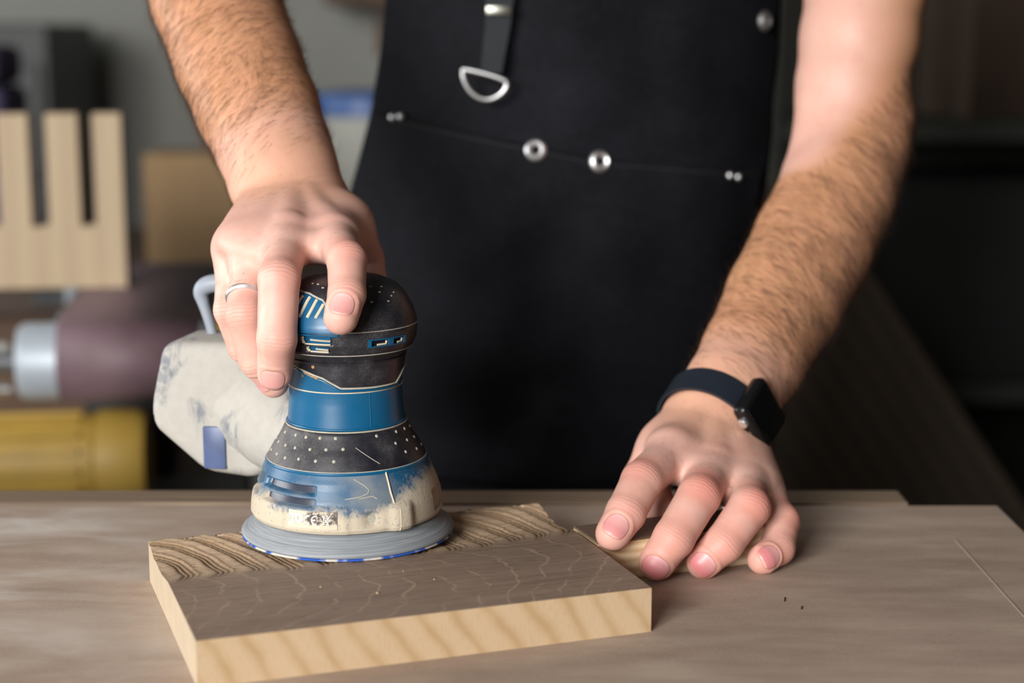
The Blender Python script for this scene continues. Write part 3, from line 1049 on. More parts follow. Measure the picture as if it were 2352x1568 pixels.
BODY = []        # arm, palm, torso pieces
FINGERS = []     # list of lists
INFO = []        # per finger: joints, radii, dorsal directions (for nails, creases, colour)


def finger(joints, radii, dorsal, nail=True, red=1.0, dust=0.0, nail_w=0.80, nail_l=0.0062, nail_t=0.60):
    """joints: knuckle, middle joint, end joint, tip; dorsal: direction the back of the last segment faces"""
    J = [np.array(j, float) for j in joints]
    fl = []
    for i in range(len(J) - 1):
        fl.append(Prim(J[i], J[i + 1], radii[i], radii[i + 1], 0.0022))
    # soft pad under the last segment
    ax = unit(J[-1] - J[-2])
    dn = unit(np.array(dorsal, float) - ax * (np.array(dorsal, float) @ ax))
    mid = J[-2] * 0.35 + J[-1] * 0.65
    fl.append(Prim(mid - dn * 0.0016, J[-1] - dn * 0.0012, radii[-1] * 0.98, radii[-1] * 0.92, 0.003))
    FINGERS.append(fl)
    INFO.append(dict(J=J, r=radii, dn=dn, ax=ax, nail=nail, red=red, dust=dust, nw=nail_w, nl=nail_l, nt=nail_t))


# ---- right arm and hand: on the head of the sander
RW = (-0.1382, 1.0680, 1.1142)
R_IDX = [(-0.1052, 0.9920, 1.0966), (-0.0930, 0.9420, 1.0902), (-0.0914, 0.9222, 1.0739), (-0.0942, 0.9145, 1.0624)]
R_MID = [(-0.1322, 0.9900, 1.0989), (-0.1308, 0.9370, 1.0805), (-0.1312, 0.9248, 1.0484), (-0.1342, 0.9340, 1.0267)]
R_RNG = [(-0.1524, 0.9920, 1.0935), (-0.1531, 0.9520, 1.0577), (-0.1478, 0.9580, 1.0301), (-0.1397, 0.9660, 1.0146)]
R_PNK = [(-0.1658, 1.0020, 1.0875), (-0.1655, 0.9780, 1.0560), (-0.1599, 0.9840, 1.0333), (-0.1523, 0.9900, 1.0197)]
R_THB = [(-0.1055, 1.0420, 1.0977), (-0.0939, 1.0360, 1.0783), (-0.0854, 1.0270, 1.0540), (-0.0853, 1.0220, 1.0358)]
finger(R_IDX, [.0122, .0112, .0103, .0092], (0, -1, 0.25), red=0.9, nail_w=0.74, nail_l=0.0064, nail_t=0.72)
finger(R_MID, [.0126, .0117, .0110, .0094], (0.02, -1, 0.0), red=0.7, dust=0.9, nail_w=0.74, nail_l=0.0066, nail_t=0.93)
finger(R_RNG, [.0120, .0110, .0102, .0084], (-0.55, -0.8, -0.1), red=0.6, dust=0.8)
finger(R_PNK, [.0108, .0098, .0090, .0076], (-0.8, -0.5, -0.1), red=0.6, dust=0.9)
finger(R_THB, [.0140, .0132, .0118, .0095], (0.7, 0.7, 0.1), nail=False)
rn = (0.05, -0.35, 0.9)       # back of the hand
BODY += [
    Prim(RW, R_IDX[0], .0205, .0135, .006, rn, .72), Prim(RW, R_MID[0], .0215, .0145, .006, rn, .75),
    Prim(RW, R_RNG[0], .0210, .0138, .006, rn, .75), Prim(RW, R_PNK[0], .0195, .0125, .006, rn, .80),
    Prim(R_IDX[0], R_PNK[0], .0125, .0115, .006, rn, .9),
    Prim(RW, R_THB[0], .0215, .0170, .014), Prim(R_THB[0], R_THB[1], .0165, .0138, .012), Prim(R_THB[0], R_IDX[0], .0140, .0110, .012),
    Prim(RW, (np.array(R_MID[0]) + np.array(R_RNG[0])) / 2, .0300, .0300, .012, rn, .43),
]
for q, rr_ in ((R_IDX, .0104), (R_MID, .0112), (R_RNG, .0106), (R_PNK, .0094)):
    k0 = np.array(q[0]) + np.array((0, -0.001, 0.0012))
    BODY.append(Prim(k0, k0 + 1e-6, rr_, rr_, .004))
    # tendon
    BODY.append(Prim(k0 + np.array((0, 0, 0.005)), np.array(RW) * 0.65 + k0 * 0.35 + np.array((0, -0.003, 0.0095)), .0028, .0018, .010))
for qa, qb, wr_ in zip((R_IDX, R_MID, R_RNG), (R_MID, R_RNG, R_PNK), (.0078, .0092, .0088)):
    pa = np.array(qa[0]) * 0.66 + np.array(qa[1]) * 0.34
    pb = np.array(qb[0]) * 0.66 + np.array(qb[1]) * 0.34
    BODY.append(Prim(pa, pb, wr_, wr_, .008))
R_ARM = [(RW, .0305), ((-0.1460, 1.0800, 1.1303), .0318), ((-0.1532, 1.0920, 1.1420), .0345), ((-0.1668, 1.1140, 1.1675), .0378), ((-0.1818, 1.1400, 1.1953), .0398), ((-0.2027, 1.1780, 1.2388), .0418), ((-0.2202, 1.2120, 1.2784), .0425), ((-0.2359, 1.2450, 1.3166), .0400)]
an = (0.35, -0.6, 0.6)
for (p0, r0), (p1, r1) in zip(R_ARM[:-1], R_ARM[1:]):
    BODY.append(Prim(p0, p1, r0 + .0026, r1 + .0026, .004, an, .90))
# wrist bone on the little-finger side
BODY.append(Prim((-0.1657, 1.0750, 1.1168), (-0.1651, 1.0750, 1.1174), .0105, .0105, .014))
R_SHO = (-0.135, 1.425, 1.475)
BODY += [Prim(R_ARM[-1][0], R_SHO, .0410, .0560, .03)]

# ---- left arm and hand: fingers pressing the offcut
LW = (0.1314, 1.0640, 0.9706)
L_IDX = [(0.0993, 1.0120, 0.9611), (0.0773, 0.9720, 0.9538), (0.0665, 0.9520, 0.9399), (0.0587, 0.9425, 0.9306)]
L_MID = [(0.1243, 1.0100, 0.9527), (0.1112, 0.9680, 0.9460), (0.0944, 0.9475, 0.9260), (0.0846, 0.9462, 0.9115)]
L_RNG = [(0.1433, 1.0140, 0.9453), (0.1420, 0.9720, 0.9379), (0.1249, 0.9570, 0.9198), (0.1128, 0.9550, 0.9092)]
L_PNK = [(0.1561, 1.0220, 0.9333), (0.1645, 0.9920, 0.9234), (0.1598, 0.9750, 0.9116), (0.1493, 0.9630, 0.9086)]
L_THB = [(0.0989, 1.0450, 0.9542), (0.0849, 1.0400, 0.9363), (0.0891, 1.0220, 0.9276), (0.0918, 1.0120, 0.9248)]
finger(L_IDX, [0.0132, 0.0124, 0.0117, 0.0098], (0.10, -0.80, 0.60), red=1.1, nail_w=0.74, nail_l=0.0070, nail_t=0.96)
finger(L_MID, [0.0134, 0.0127, 0.0120, 0.0101], (0.0, -0.98, 0.15), red=1.6, nail_w=0.82, nail_l=0.0066, nail_t=1.08)
finger(L_RNG, [0.0130, 0.0124, 0.0115, 0.0097], (0.05, -0.97, 0.2), red=1.6, nail_w=0.82, nail_l=0.0066, nail_t=1.08)
finger(L_PNK, [0.0118, 0.0111, 0.0103, 0.0087], (-0.05, -0.97, 0.2), red=1.4, nail_w=0.80, nail_l=0.0062, nail_t=1.08)
finger(L_THB, [.0150, .0135, .0120, .0105], (-0.6, 0.3, 0.7), nail=False)
ln = (0.15, -0.35, 0.9)
BODY += [
    Prim(LW, L_IDX[0], .0215, .0138, .006, ln, .75), Prim(LW, L_MID[0], .0220, .0145, .006, ln, .75),
    Prim(LW, L_RNG[0], .0215, .0138, .006, ln, .75), Prim(LW, L_PNK[0], .0200, .0125, .006, ln, .80),
    Prim(L_IDX[0], L_PNK[0], .0138, .0122, .009, ln, .9),
    Prim(LW, L_THB[0], .0225, .0170, .012), Prim(L_THB[0], L_THB[1], .0165, .0138, .010), Prim(L_THB[0], L_IDX[0], .0145, .0120, .012),
    Prim(LW, (np.array(L_MID[0]) + np.array(L_RNG[0])) / 2, .0285, .0300, .012, ln, .43),
]
for q, rr_ in ((L_IDX, .0112), (L_MID, .0118), (L_RNG, .0112), (L_PNK, .0098)):
    k0 = np.array(q[0]) + np.array((0, -0.001, 0.0008))
    BODY.append(Prim(k0, k0 + 1e-6, rr_, rr_, .004))
    BODY.append(Prim(k0 + np.array((0, 0, 0.005)), np.array(LW) * 0.65 + k0 * 0.35 + np.array((0, -0.003, 0.0105)), .0030, .0018, .010))
for qa, qb, wr_ in zip((L_IDX, L_MID, L_RNG), (L_MID, L_RNG, L_PNK), (.0078, .0088, .0086)):
    pa = np.array(qa[0]) * 0.68 + np.array(qa[1]) * 0.32
    pb = np.array(qb[0]) * 0.68 + np.array(qb[1]) * 0.32
    BODY.append(Prim(pa, pb, wr_, wr_, .008))
L_ARM = [(LW, .0292), ((0.1444, 1.0800, 0.9851), .0300), ((0.1621, 1.1100, 1.0032), .0332), ((0.1885, 1.1550, 1.0340), .0385), ((0.2152, 1.1960, 1.0685), .0408), ((0.2378, 1.2280, 1.1029), .0405), ((0.2553, 1.2560, 1.1359), .0385), ((0.2635, 1.2680, 1.1552), .0365)]
lan = (0.6, -0.5, 0.6)
for (p0, r0), (p1, r1) in zip(L_ARM[:-1], L_ARM[1:]):
    BODY.append(Prim(p0, p1, r0 + .0024, r1 + .0024, .004, lan, .91))
L_EL = (0.2579, 1.2620, 1.1500)
L_UP = [((0.2420, 1.2500, 1.1314), .0315), ((0.2533, 1.2700, 1.1770), .0400), ((0.2603, 1.2820, 1.2121), .0428), ((0.2669, 1.2960, 1.2541), .0445), ((0.2720, 1.3180, 1.3258), .0470)]
for (p0, r0), (p1, r1) in zip(L_UP[:-1], L_UP[1:]):
    BODY.append(Prim(p0, p1, r0, r1, .009))
# biceps tendon side running down to the inner elbow
BODY.append(Prim((0.2307, 1.2560, 1.1647), (0.2155, 1.2360, 1.1197), .0180, .0110, .012))
L_SHO = (0.250, 1.395, 1.470)
BODY += [Prim(L_UP[-1][0], L_SHO, .0470, .0560, .03)]
# trunk under the clothes
TX = 0.055
BODY += [Prim(R_SHO, L_SHO, .055, .055, .05, (0, 0, 1), .9), Prim((TX, 1.435, 1.40), (TX, 1.44, 0.98), .130, .125, .05, (0, 1, 0), .56),
         Prim((TX, 1.42, 1.47), (TX, 1.40, 1.56), .058, .055, .05)]

body_fn = lambda p: eval_body(p, BODY, FINGERS)
vert, F = mesh_sdf(body_fn, (-0.34, 0.885, 0.88), (0.40, 1.56, 1.62), 0.0025)

# refine the hands
bm = bmesh.new()
me = bpy.data.meshes.new('body')
me.from_pydata(vert.tolist(), [], F.tolist())
bm.from_mesh(me)


def seg_dist(p, a, b):
    a, b = np.array(a, float), np.array(b, float)
    ab = b - a
    h = np.clip((p - a) @ ab / (ab @ ab), 0, 1)
    e = p - a - h[:, None] * ab
    return np.sqrt((e * e).sum(1)), h


for pas in range(2):
    bm.faces.ensure_lookup_table()
    cen = np.array([f.calc_center_median() for f in bm.faces])
    sel = np.zeros(len(cen), bool)
    if pas == 0:
        for inf, w in zip(INFO, [RW] * 5 + [LW] * 5):
            d0, _ = seg_dist(cen, inf['J'][0], w)
            sel |= d0 < 0.030
    for inf in INFO:
        J = inf['J']
        if pas == 0:
            for i in range(3):
                d0, _ = seg_dist(cen, J[i], J[i + 1])
                sel |= d0 < 0.018
        elif inf['nail']:
            d0, h0 = seg_dist(cen, J[2], J[3])
            side = (cen - J[3]) @ inf['dn']
            sel |= (d0 < 0.015) & (side > -0.001)
    ed = set()
    fl = [bm.faces[i] for i in np.nonzero(sel)[0]]
    for f in fl:
        ed.update(f.edges)
    bmesh.ops.subdivide_edges(bm, edges=list(ed), cuts=1, use_grid_fill=True)
bmesh.ops.triangulate(bm, faces=[f for f in bm.faces if len(f.verts) > 4])
bm.to_mesh(me)
bm.free()
N = len(me.vertices)
co = np.empty(N * 3)
me.vertices.foreach_get('co', co)
co = co.reshape(-1, 3)


def grad(p, e=0.0004):
    g = np.stack([body_fn(p + np.eye(3)[i] * e) - body_fn(p - np.eye(3)[i] * e) for i in range(3)], 1)
    return g / np.maximum(np.linalg.norm(g, axis=1), 1e-9)[:, None]


sub_ = np.nonzero(co[:, 1] < 1.14)[0]
for it in range(2):
    gs = grad(co[sub_])
    co[sub_] -= gs * np.clip(body_fn(co[sub_]), -0.002, 0.002)[:, None]
me.vertices.foreach_set('co', co.ravel())
me.update()
g = np.empty(N * 3)
me.vertices.foreach_get('normal', g)
g = g.reshape(-1, 3)
if (g[sub_] * gs).sum() < 0:
    g = -g

# per-vertex data: colour of the skin, nail coordinates, creases over the joints
hand_c = np.array(srgb(221, 178, 163)[:3])
arm_c = np.array(srgb(200, 149, 110)[:3])
pale_c = np.array(srgb(220, 176, 160)[:3])
red_c = np.array(srgb(216, 132, 116)[:3])
pink_c = np.array(srgb(232, 170, 158)[:3])
dust_c = np.array(srgb(222, 202, 186)[:3])
col_ = np.tile(hand_c, (N, 1))


def blend(w, c):
    global col_
    w = np.clip(w, 0, 1)[:, None]
    col_ = col_ * (1 - w) + c * w


armw = np.zeros(N)
axes = np.zeros((N, 3))
side_of = np.zeros(N)
best = np.full(N, 9.0)
armd = np.zeros(N)
for s_, ARM in ((1, R_ARM), (2, L_ARM)):
    acc = 0.0
    for (p0, r0), (p1, r1) in zip(ARM[:-1], ARM[1:]):
        d0, h0 = seg_dist(co, p0, p1)
        L0 = np.linalg.norm(np.array(p1) - np.array(p0))
        m_ = d0 < best
        best[m_] = d0[m_]
        armd[m_] = acc + h0[m_] * L0
        axes[m_] = unit(np.array(p1) - np.array(p0))
        side_of[m_] = s_
        acc += L0
handd = np.full(N, 9.0)
for inf in INFO:
    for i in range(3):
        d0, _ = seg_dist(co, inf['J'][i], inf['J'][i + 1])
        handd = np.minimum(handd, d0 - inf['r'][i])
armw = sstep(0.004, 0.070, armd) * sstep(0.0, 0.03, handd)
tan_ = armw.copy()
for w_ in (RW, LW):
    dw = np.linalg.norm(co - np.array(w_) - np.array((0, -0.004, 0.012)), axis=1)
    tan_ = np.maximum(tan_, 0.60 * sstep(0.078, 0.022, dw))
blend(tan_, arm_c)
# upper arm: pale and pink on the inner side
upd = np.minimum.reduce([seg_dist(co, L_UP[i][0], L_UP[i + 1][0])[0] for i in range(len(L_UP) - 1)])
el0, el1 = np.array((0.2055, 1.2350, 1.1070)), np.array((0.2554, 1.2620, 1.1574))
zl_ = el0[2] + (co[:, 0] - el0[0]) * (el1[2] - el0[2]) / (el1[0] - el0[0])
upw = sstep(0.070, 0.056, upd) * sstep(-0.006, 0.022, co[:, 2] - zl_) * (co[:, 0] > 0.1)
blend(upw * sstep(0.85, -0.35, g[:, 0]), pale_c)
jn = np.zeros((N, 3), np.float32)
nail = np.full((N, 3), 9.0, np.float32)
for inf in INFO:
    J, r = inf['J'], inf['r']
    dmin = np.minimum.reduce([seg_dist(co, J[i], J[i + 1])[0] for i in range(3)])
    onf = dmin < max(r) * 1.35
    # joints: redness and creases on the back
    for ji, amp in ((1, 1.0), (2, 0.7)):
        a1, a2 = unit(J[ji] - J[ji - 1]), unit(J[ji + 1] - J[ji])
        ax = unit(a1 + a2)
        bend = a1 - a2
        dn = inf['dn'] if np.linalg.norm(bend) < 0.15 else unit(bend)
        if ji == 2:
            dn = unit(dn + 2.0 * inf['dn'])
        dist = np.linalg.norm(co - J[ji], axis=1)
        m_ = onf & (dist < r[ji] * 1.9)
        dors = np.clip(g @ dn, 0, 1)
        s = (co - J[ji]) @ ax
        w = amp * np.exp(-(s / (0.0062 if ji == 1 else 0.004)) ** 2) * dors
        jn[m_, 0] = s[m_] * 1000.0
        jn[m_, 1] = np.maximum(jn[m_, 1], w[m_])
        wr = np.where(m_, np.exp(-((dist - r[ji]) / 0.0055) ** 2) * dors, 0)
        blend(wr * (0.5 if ji == 1 else 0.3) * inf['red'], red_c)
    # knuckle
    dist = np.linalg.norm(co - J[0] - np.array((0, 0, 0.004)), axis=1)
    blend(np.exp(-(dist / 0.014) ** 2) * 0.35 * (g[:, 2] > -0.2), red_c * 0.5 + hand_c * 0.5)
    # fingertip
    dt = np.linalg.norm(co - J[3], axis=1)
    blend(np.exp(-(dt / 0.013) ** 2) * 0.40 * inf['red'] * onf, pink_c * 0.45 + red_c * 0.55)
    # dust on the sides and the back of the fingers
    if inf['dust'] > 0:
        nn = vnoise(co[:, 0] * 260, co[:, 2] * 90 + co[:, 1] * 200, 21)
        blend(np.where(onf & (handd < 0.004), inf['dust'] * 0.40 * sstep(0.35, 0.75, nn) * sstep(0.2, -0.6, g[:, 0]), 0), dust_c)
    if inf['nail']:
        c0 = J[2] + (J[3] - J[2]) * 1.0 * inf['nt'] + inf['dn'] * r[3]
        lat = unit(np.cross(inf['ax'], inf['dn']))
        q = co - c0
        hw = r[3] * inf['nw']
        x = (q @ lat) / hw
        y = (q @ inf['ax']) / inf['nl']
        zc_ = (q @ inf['dn'])
        m_ = (np.abs(x) < 1.6) & (np.abs(y) < 1.8) & (zc_ > -r[3] * 0.9) & onf & (g @ inf['dn'] > 0.05)
        nail[m_, 0], nail[m_, 1], nail[m_, 2] = x[m_], y[m_], inf['red']
        # shape the nail plate: slightly flat, proud at the free edge, a shallow fold around it
        rr2 = (np.abs(x) ** 3.0 + np.abs(y) ** 3.0) ** (1 / 3.0)
        inside = np.where(m_, 1 - sstep(0.90, 1.0, rr2), 0)
        fold = np.where(m_, np.exp(-((rr2 - 1.06) / 0.12) ** 2) * sstep(0.9, 0.2, y), 0)
        co = co + g * (inside * (0.00005 + 0.0004 * sstep(0.3, 1.0, y)) - fold * 0.0000 + np.where(m_, np.exp(-((rr2 - 1.25) / 0.16) ** 2) * sstep(0.8, 0.0, y), 0) * 0.0004)[:, None]
# veins, freckles, uneven tone
nn = vnoise(co[:, 0] * 70 + co[:, 1] * 50, co[:, 2] * 60, 31)
blend(0.20 * nn * armw, np.array(srgb(168, 108, 70)[:3]))
nn = vnoise(co[:, 0] * 130 + 7, co[:, 2] * 120 + co[:, 1] * 80, 33)
blend(0.16 * nn, pink_c * 0.6 + red_c * 0.4)

me.vertices.foreach_set('co', co.ravel())
at = me.attributes.new('skin_tone', 'FLOAT_COLOR', 'POINT')
at.data.foreach_set('color', np.concatenate([col_, np.ones((N, 1))], 1).astype(np.float32).ravel())
at = me.attributes.new('crease', 'FLOAT_VECTOR', 'POINT')
at.data.foreach_set('vector', jn.ravel())
at = me.attributes.new('nail', 'FLOAT_VECTOR', 'POINT')
at.data.foreach_set('vector', nail.ravel())

t = NT('skin')
o = t.obj()
tone = t.attr('skin_tone')[0]
cs, cw, _ = t.sep(t.attr('crease')[1])
nx, ny, nr = t.sep(t.attr('nail')[1])
ax_, ay_ = t.math('ABSOLUTE', nx), t.math('ABSOLUTE', ny)
rr_ = t.math('POWER', t.math('ADD', t.math('POWER', ax_, 2.5), t.math('POWER', ay_, 2.5)), 1 / 2.5)
inside = t.rng(rr_, 0.93, 0.99, 1.0, 0.0)
rim = t.math('MULTIPLY', t.rng(t.math('ABSOLUTE', t.math('SUBTRACT', rr_, 1.0)), 0.0, 0.08, 1.0, 0.0), 1.0)
lun = t.rng(ny, -0.55, -0.95, 0.0, 0.35)
free = t.rng(t.math('ADD', ny, t.math('MULTIPLY', t.math('MULTIPLY', nx, nx), 0.25)), 0.80, 0.95, 0.0, 0.6)
nc = t.mix(t.rng(nr, 0.7, 1.6), srgb(226, 170, 163), srgb(222, 158, 158))
nc = t.mix(t.math('MULTIPLY', t.rng(ny, -0.6, 0.5), t.rng(nr, 0.6, 1.6, 0.2, 0.8)), nc, srgb(212, 124, 126))
nc = t.mix(lun, nc, srgb(238, 205, 200))
nc = t.mix(free, nc, srgb(230, 206, 188))
mott = t.noise(o, 170.0, 4, 0.6)
fine = t.noise(o, 1100.0, 3, 0.7)
c = t.mix(t.rng(mott, 0.35, 0.7, 0.0, 0.16), tone, srgb(206, 134, 112))
# creases: thin darker and redder lines across the joints
wob = t.math('MULTIPLY', t.math('SUBTRACT', t.noise(o, 110.0, 3), 0.5), 3.2)
wave = t.math('SINE', t.math('MULTIPLY', t.math('ADD', cs, wob), 2.6))
ln_ = t.math('MULTIPLY', t.rng(wave, 0.45, 0.98), cw)
c = t.mix(t.math('MULTIPLY', ln_, 0.17), c, srgb(158, 84, 66))
c = t.mix(t.math('MULTIPLY', rim, 0.35), c, srgb(188, 108, 92))
c = t.mix(inside, c, nc)
rgh_ = t.math('SUBTRACT', 0.50, t.math('MULTIPLY', inside, 0.17))
h = t.math('ADD', t.math('MULTIPLY', fine, 0.25), t.math('MULTIPLY', ln_, -0.65))
h = t.math('ADD', h, t.math('MULTIPLY', mott, 0.25))
h = t.math('SUBTRACT', h, t.math('MULTIPLY', rim, 0.7))
nrm_ = t.bump(h, 0.40, 0.0008)
m_skin = t.out(c, rgh_, 0, nrm_, Subsurface_Weight=0.12, Subsurface_Scale=0.006, Specular_IOR_Level=0.38)
t.b.inputs['Subsurface Radius'].default_value = (1.0, 0.35, 0.2)
t.b.subsurface_method = 'RANDOM_WALK'

person = thing('person', 'person in a black apron guiding the sander with one hand and steadying an offcut', 'person', (TX, 1.44, 0))
PO = Vector((TX, 1.44, 0))
me.materials.append(m_skin)
me.polygons.foreach_set('use_smooth', [True] * len(me.polygons))
me.update()
body = bpy.data.objects.new('body', me)
COL.objects.link(body)
body.parent = person
body.location = -PO
body['label'] = 'bare forearms and hands'

# ---- arm hair
co2 = co
hv, hf = [], []
hr = random.Random(5)
cand = np.nonzero((best < 0.06) & (armd > 0.010) & (handd > 0.012) & (side_of > 0))[0]
wts = sstep(0.03, 0.10, armd[cand])
L_noaxis = upw[cand]
keep = []
for i, w in zip(cand, wts):
    keep.append(i)
keep = np.array(keep)
rs = np.random.default_rng(11)
front = (g[keep] @ np.array((0, -1.0, 0.15)) > -0.55)
keep = keep[front]
pw = sstep(0.0, 0.07, armd[keep]) * (1 - np.clip(upw[keep] * 1.3, 0, 1)) + 1e-6
pick = list(rs.choice(keep, size=14000, p=pw / pw.sum()))
# short sparse hair on the backs of the hands and the first finger segments
n_arm = len(pick)
hd = np.full(N, 9.0)
for inf, w_ in list(zip(INFO, [RW] * 5 + [LW] * 5)):
    if inf['nail']:
        pa = inf['J'][0] * 0.75 + inf['J'][1] * 0.25
        pb = inf['J'][0] * 0.35 + inf['J'][1] * 0.65
        d0, _ = seg_dist(co, pa, pb)
        hd = np.minimum(hd, d0 - inf['r'][0])
        d0, _ = seg_dist(co, inf['J'][0] * 0.5 + np.array(w_) * 0.5, w_)
        hd = np.minimum(hd, d0 - 0.024)
bh = np.nonzero((hd < 0.002) & (g[:, 2] > 0.25) & (g[:, 1] < 0.3))[0]
pick += list(rs.choice(bh, size=900))
for i in bh:
    if armd[i] < 1e-6:
        axes[i] = axes[i] if np.linalg.norm(axes[i]) > 0 else np.array((0, 0.7, 0.7))
for ip, i in enumerate(pick):
    n_ = g[i]
    ax = axes[i]
    s_ = side_of[i]
    circ = np.cross(n_, ax)
    cn = vnoise(np.array([co2[i, 0] * 55]), np.array([co2[i, 2] * 55 + co2[i, 1] * 30]), 41)[0] - 0.5
    sgn = 1.0 if s_ == 1 else -1.0
    d = unit(-ax * (0.50 + rs.normal() * 0.18) + circ * sgn * (0.85 + cn * 1.1 + rs.normal() * 0.18) + n_ * 0.22)
    L = (0.009 + 0.012 * rs.random()) * (1.0 if ip < n_arm else 0.30)
    p = co2[i] + (rs.random(3) - 0.5) * 0.002
    p = p - n_ * 0.0006
    w_ = (0.00006 + 0.00005 * rs.random()) * (1.0 if ip < n_arm else 0.5)
    bend = -n_ * 0.45 + rs.normal(size=3) * 0.12
    side = unit(np.cross(d, n_))
    base = len(hv)
    for k in range(4):
        s = k / 3.0
        q = p + d * L * s + bend * L * s * s * 0.5
        q = q + n_ * 0.0012 * s
        ww = w_ * (1 - 0.75 * s)
        up = n_
        hv.append(q + side * ww)
        hv.append(q - side * ww * 0.5 + up * ww * 0.87)
        hv.append(q - side * ww * 0.5 - up * ww * 0.87)
    for k in range(3):
        a = base + 3 * k
        for e in range(3):
            hf.append((a + e, a + (e + 1) % 3, a + 3 + (e + 1) % 3, a + 3 + e))
m_hair = plain('arm_hair', srgb(62, 38, 24), 0.5, var=0.2)
hair = mesh_obj('arm_hair', hv, hf, m_hair, person, True, loc=-PO)
hair['kind'] = 'stuff'

# ---- clothes: black T-shirt, trousers, shoes (mostly hidden by apron and bench)
m_shirt = plain('black_cotton', srgb(20, 20, 22), 0.9, var=0.15, scale=200, bump=0.1)
m_trouser = plain('dark_trousers', srgb(26, 27, 32), 0.9, var=0.2, scale=100)
m_shoe = plain('shoe_leather', srgb(40, 32, 26), 0.6)
sl_r = np.array(R_SHO) * 0.45 + np.array(R_ARM[-1][0]) * 0.55
sl_l = np.array(L_SHO) * 0.45 + np.array(L_UP[-1][0]) * 0.55
SH = [Prim(R_SHO, L_SHO, .064, .064, .05, (0, 0, 1), .9), Prim((TX, 1.447, 1.40), (TX, 1.455, 0.93), .146, .142, .05, (0, 1, 0), .60),
      Prim((TX, 1.42, 1.47), (TX, 1.405, 1.53), .066, .062, .05), Prim(R_SHO, sl_r, .066, .062, .04), Prim(L_SHO, sl_l, .066, .062, .04)]
sv, sf = mesh_sdf(lambda p: eval_list(p, SH, 0.05), (-0.34, 1.18, 0.74), (0.42, 1.64, 1.66), 0.006)
mesh_obj('t_shirt', (sv - np.array(PO)).tolist(), sf.tolist(), m_shirt, person, True)
TR = [Prim((TX, 1.45, 0.96), (TX, 1.45, 0.86), .150, .152, .05, (0, 1, 0), .62)]
for s_ in (-1, 1):
    TR += [Prim((TX + s_ * 0.082, 1.465, 0.86), (TX + s_ * 0.10, 1.45, 0.48), .084, .068, .05), Prim((TX + s_ * 0.10, 1.44, 0.48), (TX + s_ * 0.115, 1.46, 0.10), .066, .056, .03)]
tv, tf = mesh_sdf(lambda p: eval_list(p, TR, 0.05), (-0.26, 1.22, 0.02), (0.38, 1.66, 1.12), 0.012)
mesh_obj('trousers', (tv - np.array(PO)).tolist(), tf.tolist(), m_trouser, person, True)
for s_ in (-1, 1):
    SHO = [Prim((TX + s_ * 0.115, 1.48, 0.045), (TX + s_ * 0.125, 1.30, 0.032), .045, .036, .03), Prim((TX + s_ * 0.115, 1.475, 0.05), (TX + s_ * 0.115, 1.47, 0.11), .044, .040, .03)]
    fn = lambda p: np.maximum(eval_list(p, SHO, 0.05), 0.001 - p[:, 2])
    bv_, bf_ = mesh_sdf(fn, (TX + s_ * 0.12 - 0.12, 1.18, -0.03), (TX + s_ * 0.12 + 0.12, 1.60, 0.22), 0.007)
    mesh_obj('shoe', (bv_ - np.array(PO)).tolist(), bf_.tolist(), m_shoe, person, True)

# ---- apron: heavy black canvas hung on the front of the body
t = NT('black_canvas')
o = t.obj()
w1 = t.noise(t.obj((700, 700, 60)), 1.0, 3)
w2 = t.noise(t.obj((60, 60, 900)), 1.0, 3)
cl = t.noise(o, 9.0, 5, 0.6)
sc_ = t.rng(t.noise(t.obj((60, 60, 9)), 1.0, 4, 0.7), 0.70, 0.82, 0, 0.35)
c = t.ramp(cl, [(0.3, srgb(10, 10, 12)), (0.7, srgb(20, 21, 26))])
c = t.mix(t.rng(t.math('ADD', w1, w2), 0.8, 1.3, 0, 0.3), c, srgb(36, 38, 45))
c = t.mix(sc_, c, srgb(82, 80, 84))
m_canvas = t.out(c, 0.82, 0, t.bump(t.math('ADD', w1, w2), 0.2, 0.0006), Specular_IOR_Level=0.12)
m_stitch = plain('brown_stitching', srgb(42, 38, 36), 0.8)
m_web = plain('black_webbing', srgb(26, 30, 34), 0.8, var=0.2, scale=400, bump=0.2)
m_steel = plain('polished_steel', srgb(235, 235, 236), 0.42, 1.0, var=0.04)
m_brass = plain('dull_metal', srgb(150, 150, 140), 0.35, 1.0, var=0.05)

LE = [(-0.1019, 1.3850, 1.2841), (-0.1039, 1.3850, 1.2430), (-0.1103, 1.3850, 1.1910), (-0.1165, 1.3850, 1.1525), (-0.1340, 1.3900, 1.0917), (-0.1480, 1.3950, 1.0441), (-0.1616, 1.4000, 0.9919), (-0.1748, 1.4050, 0.9159), (-0.1845, 1.4100, 0.7596)]
RE = [(0.2199, 1.3850, 1.2841), (0.2197, 1.3850, 1.2430), (0.2188, 1.3850, 1.2015), (0.2143, 1.3900, 1.1381), (0.2074, 1.3900, 1.0737), (0.2078, 1.3950, 0.9927), (0.2116, 1.4000, 0.9170), (0.2217, 1.4100, 0.7596)]
LZ, LX = [p[2] for p in LE][::-1], [p[0] for p in LE][::-1]
RZ, RX = [p[2] for p in RE][::-1], [p[0] for p in RE][::-1]


